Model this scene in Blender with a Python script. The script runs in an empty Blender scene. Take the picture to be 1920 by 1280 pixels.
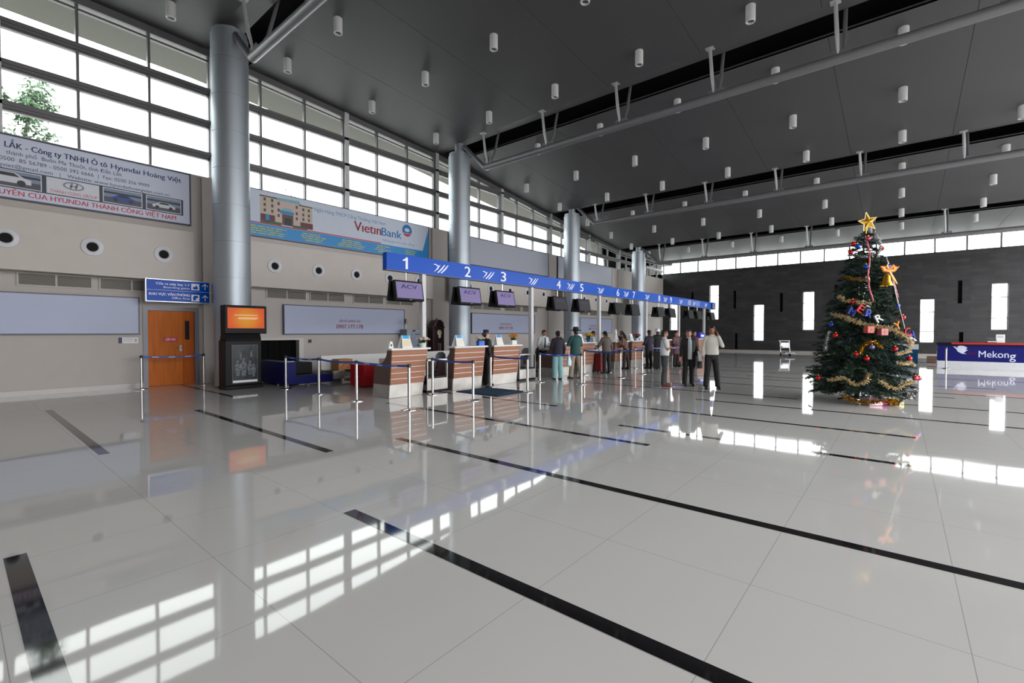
import bpy, math, random
from mathutils import Vector, Matrix
R = math.radians
sin, cos, pi = math.sin, math.cos, math.pi
scene = bpy.context.scene
C = scene.collection

# ------------------------------------------------------------------ camera
YAW, PITCH, EYE = R(39.70), R(-1.17), 1.55
cam = bpy.data.cameras.new('camera'); cam.sensor_width = 36; cam.lens = 877 / 1920 * 36
cam.clip_start = .05; cam.clip_end = 400
camo = bpy.data.objects.new('camera', cam); C.objects.link(camo)
camo.location = (0, 0, EYE); camo.rotation_euler = (pi / 2 + PITCH, 0, YAW - pi / 2)
scene.camera = camo

# ------------------------------------------------------------------ world, exposure
SKY = 5.0
world = bpy.data.worlds.new('overcast'); scene.world = world; world.use_nodes = True
wn = world.node_tree.nodes; wl = world.node_tree.links
bg = wn['Background']; bg.inputs[1].default_value = SKY
tcw = wn.new('ShaderNodeTexCoord'); nzw = wn.new('ShaderNodeTexNoise'); rpw = wn.new('ShaderNodeValToRGB')
nzw.inputs['Scale'].default_value = 1.6
wl.new(tcw.outputs['Generated'], nzw.inputs['Vector']); wl.new(nzw.outputs['Fac'], rpw.inputs['Fac'])
rpw.color_ramp.elements[0].color = (.93, .95, 1, 1); rpw.color_ramp.elements[1].color = (1, .99, .97, 1)
wl.new(rpw.outputs['Color'], bg.inputs[0])
vs = scene.view_settings
vs.view_transform = 'Standard'; vs.look = 'None'; vs.exposure = 0.5; vs.gamma = 1; vs.use_curve_mapping = False
cy = scene.cycles
cy.use_denoising = True; cy.max_bounces = 10; cy.diffuse_bounces = 6; cy.glossy_bounces = 5
cy.transparent_max_bounces = 24; cy.sample_clamp_indirect = 12; cy.caustics_reflective = False; cy.caustics_refractive = False

def portal(loc, rot, sx, sy):
    l = bpy.data.lights.new('daylight', 'AREA'); l.shape = 'RECTANGLE'; l.size = sx; l.size_y = sy
    l.cycles.is_portal = True
    o = bpy.data.objects.new('daylight', l); o.location = loc; o.rotation_euler = rot; C.objects.link(o)
portal((17.5, 16.55, 8.2), (-pi / 2, 0, 0), 46, 4)      # clerestory of the window wall, light goes to -y
portal((17.5, -8.3, 4.2), (pi / 2, 0, 0), 46, 8.0)     # glazed entrance side behind the camera, light goes to +y
portal((40.95, 1.5, 7.1), (pi / 2, 0, pi / 2), 30, .95)     # strip window over the dark wall, light goes to -x

# ------------------------------------------------------------------ materials
def lin(c):
    c /= 255
    return c / 12.92 if c <= .04045 else ((c + .055) / 1.055) ** 2.4
def col(r, g, b): return (lin(r), lin(g), lin(b), 1)
MATS = {}
def mat(name, rgb=(128, 128, 128), rough=.5, metal=0, spec=.5, noise=0, scale=8, bump=0, emit=0, emit_rgb=None, stretch=None):
    if name in MATS: return MATS[name]
    m = bpy.data.materials.new(name); m.use_nodes = True
    nt = m.node_tree; b = nt.nodes['Principled BSDF']; c = col(*rgb)
    b.inputs['Roughness'].default_value = rough; b.inputs['Metallic'].default_value = metal
    b.inputs['Specular IOR Level'].default_value = spec
    tc = nt.nodes.new('ShaderNodeTexCoord'); nz = nt.nodes.new('ShaderNodeTexNoise')
    nz.inputs['Scale'].default_value = scale; nz.inputs['Detail'].default_value = 4
    src = tc.outputs['Object']
    if stretch:
        mp = nt.nodes.new('ShaderNodeMapping'); mp.inputs['Scale'].default_value = stretch
        nt.links.new(src, mp.inputs['Vector']); src = mp.outputs['Vector']
    nt.links.new(src, nz.inputs['Vector'])
    rp = nt.nodes.new('ShaderNodeValToRGB')
    k = noise or .03
    rp.color_ramp.elements[0].position = .3; rp.color_ramp.elements[1].position = .7
    rp.color_ramp.elements[0].color = tuple(x * (1 - k) for x in c[:3]) + (1,)
    rp.color_ramp.elements[1].color = tuple(min(1, x * (1 + k)) for x in c[:3]) + (1,)
    nt.links.new(nz.outputs['Fac'], rp.inputs['Fac']); nt.links.new(rp.outputs['Color'], b.inputs['Base Color'])
    if bump:
        bp = nt.nodes.new('ShaderNodeBump'); bp.inputs['Strength'].default_value = bump; bp.inputs['Distance'].default_value = .02
        nt.links.new(nz.outputs['Fac'], bp.inputs['Height']); nt.links.new(bp.outputs['Normal'], b.inputs['Normal'])
    if emit:
        b.inputs['Emission Color'].default_value = col(*(emit_rgb or rgb)); b.inputs['Emission Strength'].default_value = emit
    MATS[name] = m
    return m

def floor_material():
    m = bpy.data.materials.new('polished_tiles'); m.use_nodes = True; nt = m.node_tree; N = nt.nodes; L = nt.links
    b = N['Principled BSDF']; b.inputs['Roughness'].default_value = .035; b.inputs['Specular IOR Level'].default_value = .37
    tc = N.new('ShaderNodeTexCoord'); sp = N.new('ShaderNodeSeparateXYZ'); L.new(tc.outputs['Object'], sp.inputs[0])
    def joint(sock, step, off):
        a = N.new('ShaderNodeMath'); a.operation = 'SUBTRACT'; a.inputs[1].default_value = off - step / 2; L.new(sock, a.inputs[0])
        p = N.new('ShaderNodeMath'); p.operation = 'PINGPONG'; p.inputs[1].default_value = step / 2; L.new(a.outputs[0], p.inputs[0])
        q = N.new('ShaderNodeMath'); q.operation = 'GREATER_THAN'; q.inputs[1].default_value = step / 2 - .0022; L.new(p.outputs[0], q.inputs[0])
        return q.outputs[0]
    mx = N.new('ShaderNodeMath'); mx.operation = 'MAXIMUM'
    L.new(joint(sp.outputs[0], .99, 1.14), mx.inputs[0]); L.new(joint(sp.outputs[1], .975, .69), mx.inputs[1])
    nz = N.new('ShaderNodeTexNoise'); nz.inputs['Scale'].default_value = .7; nz.inputs['Detail'].default_value = 5; L.new(tc.outputs['Object'], nz.inputs['Vector'])
    rp = N.new('ShaderNodeValToRGB'); rp.color_ramp.elements[0].color = col(203, 202, 199); rp.color_ramp.elements[1].color = col(210, 209, 206); L.new(nz.outputs['Fac'], rp.inputs['Fac'])
    mix = N.new('ShaderNodeMix'); mix.data_type = 'RGBA'
    L.new(mx.outputs[0], mix.inputs['Factor']); L.new(rp.outputs['Color'], mix.inputs[6]); mix.inputs[7].default_value = col(166, 164, 162)
    L.new(mix.outputs[2], b.inputs['Base Color'])
    n2 = N.new('ShaderNodeTexNoise'); n2.inputs['Scale'].default_value = 1.3; n2.inputs['Detail'].default_value = 1; L.new(tc.outputs['Object'], n2.inputs['Vector'])
    bp = N.new('ShaderNodeBump'); bp.inputs['Strength'].default_value = .012; bp.inputs['Distance'].default_value = .1
    L.new(n2.outputs['Fac'], bp.inputs['Height']); L.new(bp.outputs['Normal'], b.inputs['Normal'])
    return m

def slate_material():
    m = bpy.data.materials.new('dark_slate_cladding'); m.use_nodes = True; nt = m.node_tree; N = nt.nodes; L = nt.links
    b = N['Principled BSDF']; b.inputs['Roughness'].default_value = .55
    tc = N.new('ShaderNodeTexCoord'); mp = N.new('ShaderNodeMapping'); L.new(tc.outputs['Object'], mp.inputs['Vector'])
    mp.inputs['Rotation'].default_value = (pi / 2, 0, pi / 2)
    sp = N.new('ShaderNodeSeparateXYZ'); cb = N.new('ShaderNodeCombineXYZ'); L.new(tc.outputs['Object'], sp.inputs[0])
    L.new(sp.outputs[1], cb.inputs[0]); L.new(sp.outputs[2], cb.inputs[1])
    br = N.new('ShaderNodeTexBrick'); L.new(cb.outputs[0], br.inputs['Vector'])
    br.inputs['Scale'].default_value = 1; br.inputs['Brick Width'].default_value = 1.1; br.inputs['Row Height'].default_value = .22
    br.inputs['Mortar Size'].default_value = .004; br.offset = .37; br.squash = .7
    br.inputs['Color1'].default_value = col(43, 43, 46); br.inputs['Color2'].default_value = col(60, 59, 61); br.inputs['Mortar'].default_value = col(28, 28, 30)
    nz = N.new('ShaderNodeTexNoise'); nz.inputs['Scale'].default_value = 1.7; L.new(cb.outputs[0], nz.inputs['Vector'])
    mix = N.new('ShaderNodeMix'); mix.data_type = 'RGBA'; mix.blend_type = 'MULTIPLY'; mix.inputs['Factor'].default_value = .6
    L.new(br.outputs['Color'], mix.inputs[6]); L.new(nz.outputs['Fac'], mix.inputs[7]); L.new(mix.outputs[2], b.inputs['Base Color'])
    return m

def glass_material():
    m = bpy.data.materials.new('window_glass'); m.use_nodes = True; nt = m.node_tree; N = nt.nodes; L = nt.links
    N.remove(N['Principled BSDF']); out = N['Material Output']
    t = N.new('ShaderNodeBsdfTransparent'); t.inputs[0].default_value = (.93, .96, .95, 1)
    g = N.new('ShaderNodeBsdfGlossy'); g.inputs['Roughness'].default_value = .02
    fr = N.new('ShaderNodeLayerWeight'); fr.inputs[0].default_value = .12
    mx = N.new('ShaderNodeMixShader'); L.new(fr.outputs['Fresnel'], mx.inputs[0]); L.new(t.outputs[0], mx.inputs[1]); L.new(g.outputs[0], mx.inputs[2])
    L.new(mx.outputs[0], out.inputs[0])
    return m

def ramp_screen(name, cols, strength, centre, size):
    """a lit display: colours run outwards from the middle of the picture it shows"""
    m = bpy.data.materials.new(name); m.use_nodes = True; nt = m.node_tree; N = nt.nodes; L = nt.links
    b = N['Principled BSDF']; b.inputs['Base Color'].default_value = (.01, .01, .01, 1); b.inputs['Roughness'].default_value = .4; b.inputs['Specular IOR Level'].default_value = .1
    tc = N.new('ShaderNodeTexCoord'); mp = N.new('ShaderNodeMapping'); mp.vector_type = 'POINT'
    mp.inputs['Location'].default_value = (-centre[0] / size[0], 0, -centre[1] / size[1]); mp.inputs['Scale'].default_value = (1 / size[0], 0, 1 / size[1])
    L.new(tc.outputs['Object'], mp.inputs['Vector'])
    gr = N.new('ShaderNodeTexGradient'); gr.gradient_type = 'SPHERICAL'; L.new(mp.outputs[0], gr.inputs[0])
    rp = N.new('ShaderNodeValToRGB'); L.new(gr.outputs['Fac'], rp.inputs['Fac'])
    e = rp.color_ramp.elements; e[0].color = col(*cols[0]); e[1].color = col(*cols[-1])
    for i, c in enumerate(cols[1:-1]): x = e.new((i + 1) / (len(cols) - 1)); x.color = col(*c)
    L.new(rp.outputs['Color'], b.inputs['Emission Color']); b.inputs['Emission Strength'].default_value = strength
    return m

FLOOR = floor_material(); SLATE = slate_material(); GLASS = glass_material()
BLACKTILE = mat('black_inlay_tile', (26, 25, 27), .05, noise=.1)
WALL = mat('beige_wall_paint', (186, 179, 174), .7, noise=.02, scale=3)
BULK = mat('beige_bulkhead_paint', (198, 191, 184), .6, noise=.02, scale=3)
WHITE = mat('white_paint', (225, 224, 222), .5)
CEIL = mat('grey_metal_ceiling', (72, 71, 73), .5, 0, .35, noise=.02, scale=1)
DARK = mat('painted_shade', (10, 10, 11), .9)  # near-black colour standing in for the shade of slots, niches and openings
ALU = mat('column_aluminium', (172, 179, 186), .48, .8, noise=.03, scale=2, stretch=(1, 1, .05))
STEEL = mat('brushed_steel', (190, 190, 190), .22, .95, noise=.06, scale=4, stretch=(1, 1, 6))
STEELP = mat('plinth_steel', (176, 173, 168), .42, .85, noise=.12, scale=3)
CHROME = mat('chrome', (215, 213, 212), .12, 1)
FRAME = mat('grey_window_frame', (108, 106, 107), .45, .3)
TRUSS = mat('truss_grey_paint', (112, 112, 115), .4, .2)
BLACKP = mat('black_plastic', (12, 13, 15), .5, 0, .2)
GREYP = mat('grey_plastic', (70, 71, 74), .5)
NAVY = mat('navy_steel', (16, 20, 92), .45, 0, .25)
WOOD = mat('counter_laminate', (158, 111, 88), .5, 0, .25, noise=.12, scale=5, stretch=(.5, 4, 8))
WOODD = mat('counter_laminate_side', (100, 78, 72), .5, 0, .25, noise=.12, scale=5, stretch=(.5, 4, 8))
DOORW = mat('orange_door_veneer', (196, 104, 28), .5, 0, .2, noise=.14, scale=3, stretch=(5, 5, .4))
PANELB = mat('pale_blue_panel', (172, 180, 206), .45, noise=.015, scale=1)
BLUEB = mat('blue_belt_webbing', (38, 78, 170), .5)
SIGNB = mat('blue_sign_acrylic', (0, 78, 186), .25, 0, .12, noise=.05, scale=.6)
PAPER = mat('white_card', (232, 232, 232), .6)
LETW = mat('white_lettering', (235, 238, 245), .4)
# ------------------------------------------------------------------ mesh helpers
class MB:
    def __init__(s, off=(0, 0, 0)): s.v = []; s.f = []; s.mi = []; s.cur = 0; s.off = Vector(off)
    def add(s, vs, fs):
        n = len(s.v); s.v += [tuple(Vector(p) - s.off) for p in vs]
        for f in fs: s.f.append(tuple(i + n for i in f)); s.mi.append(s.cur)
        return s
    def box(s, x0, x1, y0, y1, z0, z1):
        return s.add([(x, y, z) for z in (z0, z1) for y in (y0, y1) for x in (x0, x1)],
                     [(0, 2, 3, 1), (4, 5, 7, 6), (0, 1, 5, 4), (1, 3, 7, 5), (3, 2, 6, 7), (2, 0, 4, 6)])
    def hexa(s, p):   # 8 points ordered like box
        return s.add(p, [(0, 2, 3, 1), (4, 5, 7, 6), (0, 1, 5, 4), (1, 3, 7, 5), (3, 2, 6, 7), (2, 0, 4, 6)])
    def bar(s, p, q, w, h, up=(0, 0, 1)):
        p, q = Vector(p), Vector(q); d = (q - p).normalized(); a = d.cross(Vector(up)).normalized() * w / 2; b = a.cross(d).normalized() * h / 2
        return s.hexa([p - a - b, p + a - b, q - a - b, q + a - b, p - a + b, p + a + b, q - a + b, q + a + b])
    def tube(s, pts, rad, n=10, side=(1, 0, 0), caps=True):
        pts = [Vector(p) for p in pts]; k = len(pts); vs = []; fs = []
        if not isinstance(rad, (list, tuple)): rad = [rad] * k
        ref = Vector(side)
        for i, p in enumerate(pts):
            d = (pts[min(i + 1, k - 1)] - pts[max(i - 1, 0)])
            d = d.normalized() if d.length > 1e-9 else Vector((0, 0, 1))
            a = ref - d * ref.dot(d)
            if a.length < 1e-3: a = d.orthogonal()
            a.normalize(); b = d.cross(a); r = rad[i]; ra, rb = r if isinstance(r, (tuple, list)) else (r, r)
            ref = a if side is None else ref
            for j in range(n):
                t = 2 * pi * j / n; vs.append(p + a * cos(t) * ra + b * sin(t) * rb)
        for i in range(k - 1):
            for j in range(n):
                j2 = (j + 1) % n; fs.append((i * n + j, i * n + j2, (i + 1) * n + j2, (i + 1) * n + j))
        if caps: fs.append(tuple(range(n - 1, -1, -1))); fs.append(tuple((k - 1) * n + j for j in range(n)))
        return s.add(vs, fs)
    def cyl(s, p, q, r0, r1=None, n=16): return s.tube([p, q], [r0, r0 if r1 is None else r1], n)
    def lathe(s, prof, c=(0, 0, 0), n=24, closed=True):
        vs = []; fs = []; k = len(prof)
        for r, z in prof:
            for j in range(n): t = 2 * pi * j / n; vs.append((c[0] + r * cos(t), c[1] + r * sin(t), c[2] + z))
        for i in range(k - 1):
            for j in range(n):
                j2 = (j + 1) % n; fs.append((i * n + j, i * n + j2, (i + 1) * n + j2, (i + 1) * n + j))
        if closed: fs.append(tuple(range(n - 1, -1, -1))); fs.append(tuple((k - 1) * n + j for j in range(n)))
        return s.add(vs, fs)
    def ball(s, c, r, n=12, m=8):
        rx, ry, rz = r if isinstance(r, (tuple, list)) else (r, r, r); vs = [(c[0], c[1], c[2] - rz)]; fs = []
        for i in range(1, m):
            a = pi * i / m - pi / 2
            for j in range(n): t = 2 * pi * j / n; vs.append((c[0] + rx * cos(a) * cos(t), c[1] + ry * cos(a) * sin(t), c[2] + rz * sin(a)))
        vs.append((c[0], c[1], c[2] + rz)); top = len(vs) - 1
        for j in range(n):
            j2 = (j + 1) % n; fs.append((0, 1 + j2, 1 + j)); fs.append((top, top - n + j, top - n + j2))
            for i in range(m - 2): a = 1 + i * n; fs.append((a + j, a + j2, a + n + j2, a + n + j))
        return s.add(vs, fs)
    def prism(s, poly, axis, a0, a1):
        def P(u, v, w): return {'x': (w, u, v), 'y': (u, w, v), 'z': (u, v, w)}[axis]
        n = len(poly)
        ar = sum(poly[i][0] * poly[(i + 1) % n][1] - poly[(i + 1) % n][0] * poly[i][1] for i in range(n))
        if (ar < 0) != (axis == 'y'): poly = poly[::-1]
        vs = [P(u, v, a0) for u, v in poly] + [P(u, v, a1) for u, v in poly]
        fs = [tuple(range(n - 1, -1, -1)), tuple(range(n, 2 * n))] + [(i, (i + 1) % n, n + (i + 1) % n, n + i) for i in range(n)]
        return s.add(vs, fs)
    def text(s, t, x0, x1, z0, cap, y=0, bold=0, ext=0, align='fit', basis=None, thick=.002):
        """letters on a plane facing -y; baseline z0, capital height cap, squeezed into x0..x1"""
        vs, fs, w, ch = glyphs(t, 0, ext); kz = cap / ch
        kx = (x1 - x0) / w if align == 'fit' else kz
        ox = x0 if align in ('fit', 'left') else (x0 + x1) / 2 - w * kx / 2
        out = [(ox + v[0] * kx, y - v[2] * kz if ext else y, z0 + v[1] * kz) for v in vs]
        if basis: out = [basis(p) for p in out]
        sh = [0] if not bold or ext else [-bold * cap, bold * cap]
        for i, q in enumerate(sh): s.add([(p[0] + q, p[1] + .0012 * i, p[2]) for p in out] if not basis else [(p[0] + .0012 * i, p[1] + q, p[2]) for p in out], fs)
        return s
    def build(s, name, m, parent=None, loc=(0, 0, 0), smooth=.6, bevel=0, remesh=0):
        me = bpy.data.meshes.new(name); me.from_pydata(s.v, [], s.f); me.update()
        ms = m if isinstance(m, (list, tuple)) else [m]
        for x in ms: me.materials.append(x)
        if len(ms) > 1: me.polygons.foreach_set('material_index', s.mi)
        if smooth: me.shade_smooth(); me.set_sharp_from_angle(angle=smooth)
        o = bpy.data.objects.new(name, me); o.location = loc; C.objects.link(o)
        if parent: o.parent = parent
        if bevel:
            b = o.modifiers.new('bevel', 'BEVEL'); b.width = bevel; b.segments = 2; b.limit_method = 'ANGLE'
        if remesh:
            r = o.modifiers.new('skin', 'REMESH'); r.mode = 'VOXEL'; r.voxel_size = remesh; r.use_smooth_shade = True
            q = o.modifiers.new('soft', 'SMOOTH'); q.iterations = 3; q.factor = .5
        return o

GLYPH = {}
def glyphs(t, bold=0, ext=0):
    k = (t, bold, ext)
    if k in GLYPH: return GLYPH[k]
    def mk(body):
        cu = bpy.data.curves.new('glyph', 'FONT'); cu.body = body; cu.offset = bold; cu.extrude = ext; cu.resolution_u = 3
        ob = bpy.data.objects.new('glyph', cu); C.objects.link(ob)
        me = ob.evaluated_get(bpy.context.evaluated_depsgraph_get()).to_mesh()
        vs = [tuple(v.co) for v in me.vertices]; fs = [tuple(p.vertices) for p in me.polygons]
        bpy.data.objects.remove(ob); bpy.data.curves.remove(cu)
        return vs, fs
    vs, fs = mk(t); hv, _ = mk('H')
    x0 = min(v[0] for v in vs); x1 = max(v[0] for v in vs); b = min(v[1] for v in hv); h = max(v[1] for v in hv) - b
    GLYPH[k] = ([(v[0] - x0, v[1] - b, v[2]) for v in vs], fs, x1 - x0, h)
    return GLYPH[k]

def tag(o, label=None, cat=None, group=None, kind=None):
    for k, v in (('label', label), ('category', cat), ('group', group), ('kind', kind)):
        if v: o[k] = v
    return o
def thing(name, label, cat, loc=(0, 0, 0), rz=0, group=None, kind=None):
    o = bpy.data.objects.new(name, None); C.objects.link(o); o.empty_display_size = .1
    o.location = loc; o.rotation_euler = (0, 0, rz)
    return tag(o, label, cat, group, kind)
def struct(o, label=None, cat=None): return tag(o, label, cat, None, 'structure')
def dup(root, loc=None, rz=None, label=None, group=None):
    r = root.copy(); C.objects.link(r)
    if loc is not None: r.location = loc
    if rz is not None: r.rotation_euler = (0, 0, rz)
    tag(r, label, None, group)
    for ch in list(root.children):
        c = ch.copy(); C.objects.link(c); c.parent = r
        for g in list(ch.children):
            d = g.copy(); C.objects.link(d); d.parent = c
    return r
def holes(mb, plane, t, u0, u1, z0, z1, hs, axis):
    """a wall slab with rectangular openings; axis 'x' runs along x at y=plane, 'y' runs along y at x=plane"""
    us = sorted({u0, u1} | {a for h in hs for a in h[:2]}); zs = sorted({z0, z1} | {a for h in hs for a in h[2:4]})
    for i in range(len(us) - 1):
        run = None
        for k in range(len(zs)):
            solid = False
            if k < len(zs) - 1:
                um, zm = (us[i] + us[i + 1]) / 2, (zs[k] + zs[k + 1]) / 2
                solid = not any(h[0] < um < h[1] and h[2] < zm < h[3] for h in hs)
            if solid and run is None: run = zs[k]
            if not solid and run is not None:
                if axis == 'x': mb.box(us[i], us[i + 1], plane, plane + t, run, zs[k])
                else: mb.box(plane, plane + t, us[i], us[i + 1], run, zs[k])
                run = None
    return mb
for t_, b_ in [('ĐẮK LẮK - Công ty TNHH Ô tô', 0), ('Hyundai Hoàng Việt', 0), ('thành phố  Buôn Ma Thuột, tỉnh Đắk Lắk', 0),
               ('0500  85 56789 - 0500 392 6666  |  Fax: 0500 356 9999', 0), ('hyundaihoangviet@gmail.com   |   Website: www.hyundaihoangviet.com.vn', 0), ('H', 0)]: glyphs(t_, b_)
# ------------------------------------------------------------------ the hall
W, FX, BX, RY = 16.35, 40.8, -6.0, -8.5        # window wall, dark far wall, near end, entrance side
COLX = [5.24, 14.26, 23.30, 32.30]
CEILP = [(-7, 10.28), (5.3, 10.13), (14.3, 9.62), (23.3, 8.62), (32.6, 7.66), (33.3, 7.66), (41.5, 7.74)]
def zc(x):
    for (a, p), (b, q) in zip(CEILP, CEILP[1:]):
        if x <= b: return p + (q - p) * (x - a) / (b - a)
    return CEILP[-1][1]
# floor with its black inlay stripes
f = MB(); f.box(BX, FX + .3, RY, W + .3, -.05, 0); f.cur = 1
STR = [(.27, 4.7, -3), (1.24, 13, 7.75), (2.19, 3.65, -4), (3.13, 10.75, 5.66), (4.16, 5.62, -4), (4.33, 16.2, 12.1), (6.1, 8.62, 2.63), (7.1, 3.58, -5),
       (8.1, 9.2, 5.5), (9.03, 4.57, -.2), (10.05, 12.5, 7.9), (10.98, 3.61, -4), (12.5, 7.6, 1.8), (13.05, .6, -5), (14.0, 8.2, 4.4), (15, 5, -1), (16, 1.6, -5),
       (17, 7.6, 2.2), (18.05, 4.2, -2), (20, 7, 1), (21, 3, -4), (22, 8, 4), (23.2, 2.6, -3), (25, 6, 0), (26.6, 2, -5), (28, 7, 3), (30, 5, -1), (32.5, 8, 2), (35, 6, 0)]
for x, a, b in STR: f.box(x - .056, x + .056, b, a, -.01, .0012)
struct(f.build('floor', [FLOOR, BLACKTILE], smooth=0))
g = MB(); g.box(-60, 120, -70, 90, -.3, -.06)
struct(g.build('ground', mat('pale_concrete', (176, 175, 172), .8, noise=.06, scale=.4), smooth=0))
# window wall: solid to 6.2 m with a door and a baggage hatch, glass above
wl_ = MB(); holes(wl_, W, .3, BX, FX + .3, 0, 6.2, [(3.58, 4.74, 0, 2.17), (6.1, 7.93, 0, 1.28)], 'x')
for i, x in enumerate(COLX): wl_.box(x - .30, x + .42, W - .12, W, 0, 6.2)
wl_.box(BX, FX, W - .03, W + .3, 6.2, 6.26)
struct(wl_.build('wall_left', WALL, smooth=0))
bs = MB()
for a, b in [(BX, 3.49), (4.83, 6.0), (8.1, FX)]: bs.box(a, b, W - .015, W, 0, .12)
struct(bs.build('baseboard_left', mat('baseboard_tile', (176, 172, 168), .2), smooth=0))
# bulkhead boxes
for i, (a, b) in enumerate([(BX, 4.6), (5.85, 13.65), (14.9, 22.68), (23.95, 31.7), (33.0, FX)]):
    m = MB(); m.box(a, b, W - .5, W, 3.0, 4.44); struct(m.build('trim_%d' % (i + 1), BULK, smooth=0))
# ceiling: panels between the roof trusses, a sloped lip and an open slot at each truss
c = MB(); BAYS = [(BX, 5.04), (6.29, 14.06), (15.31, 23.1), (24.35, 32.1), (33.35, FX + .2)]
SEAMS = [W] + [13.45 - 2.96 * k for k in range(8)] + [RY]
for a, b in BAYS:
    n = 5
    for k in range(n):
        x0, x1 = a + (b - a) * k / n, a + (b - a) * (k + 1) / n; z0, z1 = zc(x0), zc(x1)
        for s0, s1 in zip(SEAMS[1:], SEAMS):
            y0, y1 = s0 + .005, s1 - .005
            c.hexa([(x0, y0, z0), (x1, y0, z1), (x0, y1, z0), (x1, y1, z1), (x0, y0, z0 + .05), (x1, y0, z1 + .05), (x0, y1, z0 + .05), (x1, y1, z1 + .05)])
for a, b in BAYS[:-1]:
    z0 = zc(b)
    c.hexa([(b, RY, z0), (b + .62, RY, z0 + .12), (b, W, z0), (b + .62, W, z0 + .12), (b, RY, z0 + .06), (b + .62, RY, z0 + .18), (b, W, z0 + .06), (b + .62, W, z0 + .18)])
for a, b in BAYS[1:]:
    z0 = zc(a); c.box(a, a + .04, RY, W, z0, z0 + .1)
struct(c.build('ceiling', CEIL, smooth=0))
r = MB()
xs = [BX - .3, 5.3, 14.3, 23.3, 33, FX + 2.4]
for a, b in zip(xs, xs[1:]):
    za, zb = zc(a) + 1.0, zc(b) + 1.0
    r.hexa([(a, RY - .3, za), (b, RY - .3, zb), (a, W + .3, za), (b, W + .3, zb), (a, RY - .3, za + .2), (b, RY - .3, zb + .2), (a, W + .3, za + .2), (b, W + .3, zb + .2)])
    r.hexa([(a, W + .1, zc(a) - .02), (b, W + .1, zc(b) - .02), (a, W + .3, zc(a) - .02), (b, W + .3, zc(b) - .02), (a, W + .1, za), (b, W + .1, zb), (a, W + .3, za), (b, W + .3, zb)])
r.box(FX + .1, FX + .3, RY, W + .3, 7.74, 9.2)
struct(r.build('roof', DARK, smooth=0))  # near-black colour gives the plenum its darkness
# eaves outside the glass
e = MB()
for a, b in zip(xs, xs[1:]):
    za, zb = zc(a), zc(b)
    e.hexa([(a, W + .3, za - .02), (b, W + .3, zb - .02), (a, W + 2.0, za - .10), (b, W + 2.0, zb - .10), (a, W + .3, za + .2), (b, W + .3, zb + .2), (a, W + 2.0, za + .2), (b, W + 2.0, zb + .2)])
e.hexa([(FX + .3, RY, 7.8), (FX + 1.2, RY, 7.95), (FX + .3, W + 2.0, 7.8), (FX + 1.2, W + 2.0, 7.95), (FX + .3, RY, 8.1), (FX + 1.2, RY, 8.1), (FX + .3, W + 2.0, 8.1), (FX + 1.2, W + 2.0, 8.1)])
struct(e.build('trim_9', mat('olive_eave_panel', (84, 83, 76), .7), smooth=0))
# clerestory windows, one per bay
MULL = [5.22 + 1.495 * k for k in range(-7, 25)]
bays = [BX] + COLX + [FX]
for i in range(5):
    a, b = bays[i], bays[i + 1]
    fr = MB()
    for x in MULL:
        if a - .05 <= x < b - .05:
            fr.box(x - .03, x + .03, W + .02, W + .17, 6.26, zc(x) + .05)
    for z, h, d in ((6.93, .2, .2), (7.90, .2, .2), (8.87, .2, .2)):
        x1 = b
        while zc(x1) - .05 < z + h / 2 and x1 > a: x1 -= .25
        if x1 > a + .3:
            fr.box(a, x1, W - .02, W + .17, z - h / 2 + .03, z + h / 2); fr.box(a, x1, W + .04, W + .17, z - h / 2 - .02, z - h / 2 + .02)
            fr.box(a, x1, W - .06, W + .02, z - .02, z + h / 2 - .03)
    for k in range(4):
        x0, x1 = a + (b - a) * k / 4, a + (b - a) * (k + 1) / 4; p, q = zc(x0), zc(x1)
        fr.hexa([(x0, W - .02, p - .2), (x1, W - .02, q - .2), (x0, W + .2, p - .2), (x1, W + .2, q - .2), (x0, W - .02, p + .05), (x1, W - .02, q + .05), (x0, W + .2, p + .05), (x1, W + .2, q + .05)])
        fr.hexa([(x0, W + .05, p - .34), (x1, W + .05, q - .34), (x0, W + .15, p - .34), (x1, W + .15, q - .34), (x0, W + .05, p - .29), (x1, W + .05, q - .29), (x0, W + .15, p - .29), (x1, W + .15, q - .29)])
    o = struct(fr.build('window_%d' % (i + 1), FRAME, smooth=0))
    ps = MB()
    for x in (-3.7, .80, 5.30, 9.80, 14.32, 18.85, 23.36, 27.9, 32.36, 36.9):
        if a <= x < b: ps.box(x - .09, x + .09, W - .06, W + .1, 6.26, zc(x) + .05)
    ps.build('post', mat('white_steel_post', (196, 196, 198), .4), o, smooth=0)
    gl = MB(); gl.hexa([(a, W + .1, 6.26), (b, W + .1, 6.26), (a, W + .112, 6.26), (b, W + .112, 6.26), (a, W + .1, zc(a)), (b, W + .1, zc(b)), (a, W + .112, zc(a)), (b, W + .112, zc(b))])
    gl.build('pane', GLASS, o, smooth=0)
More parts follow.
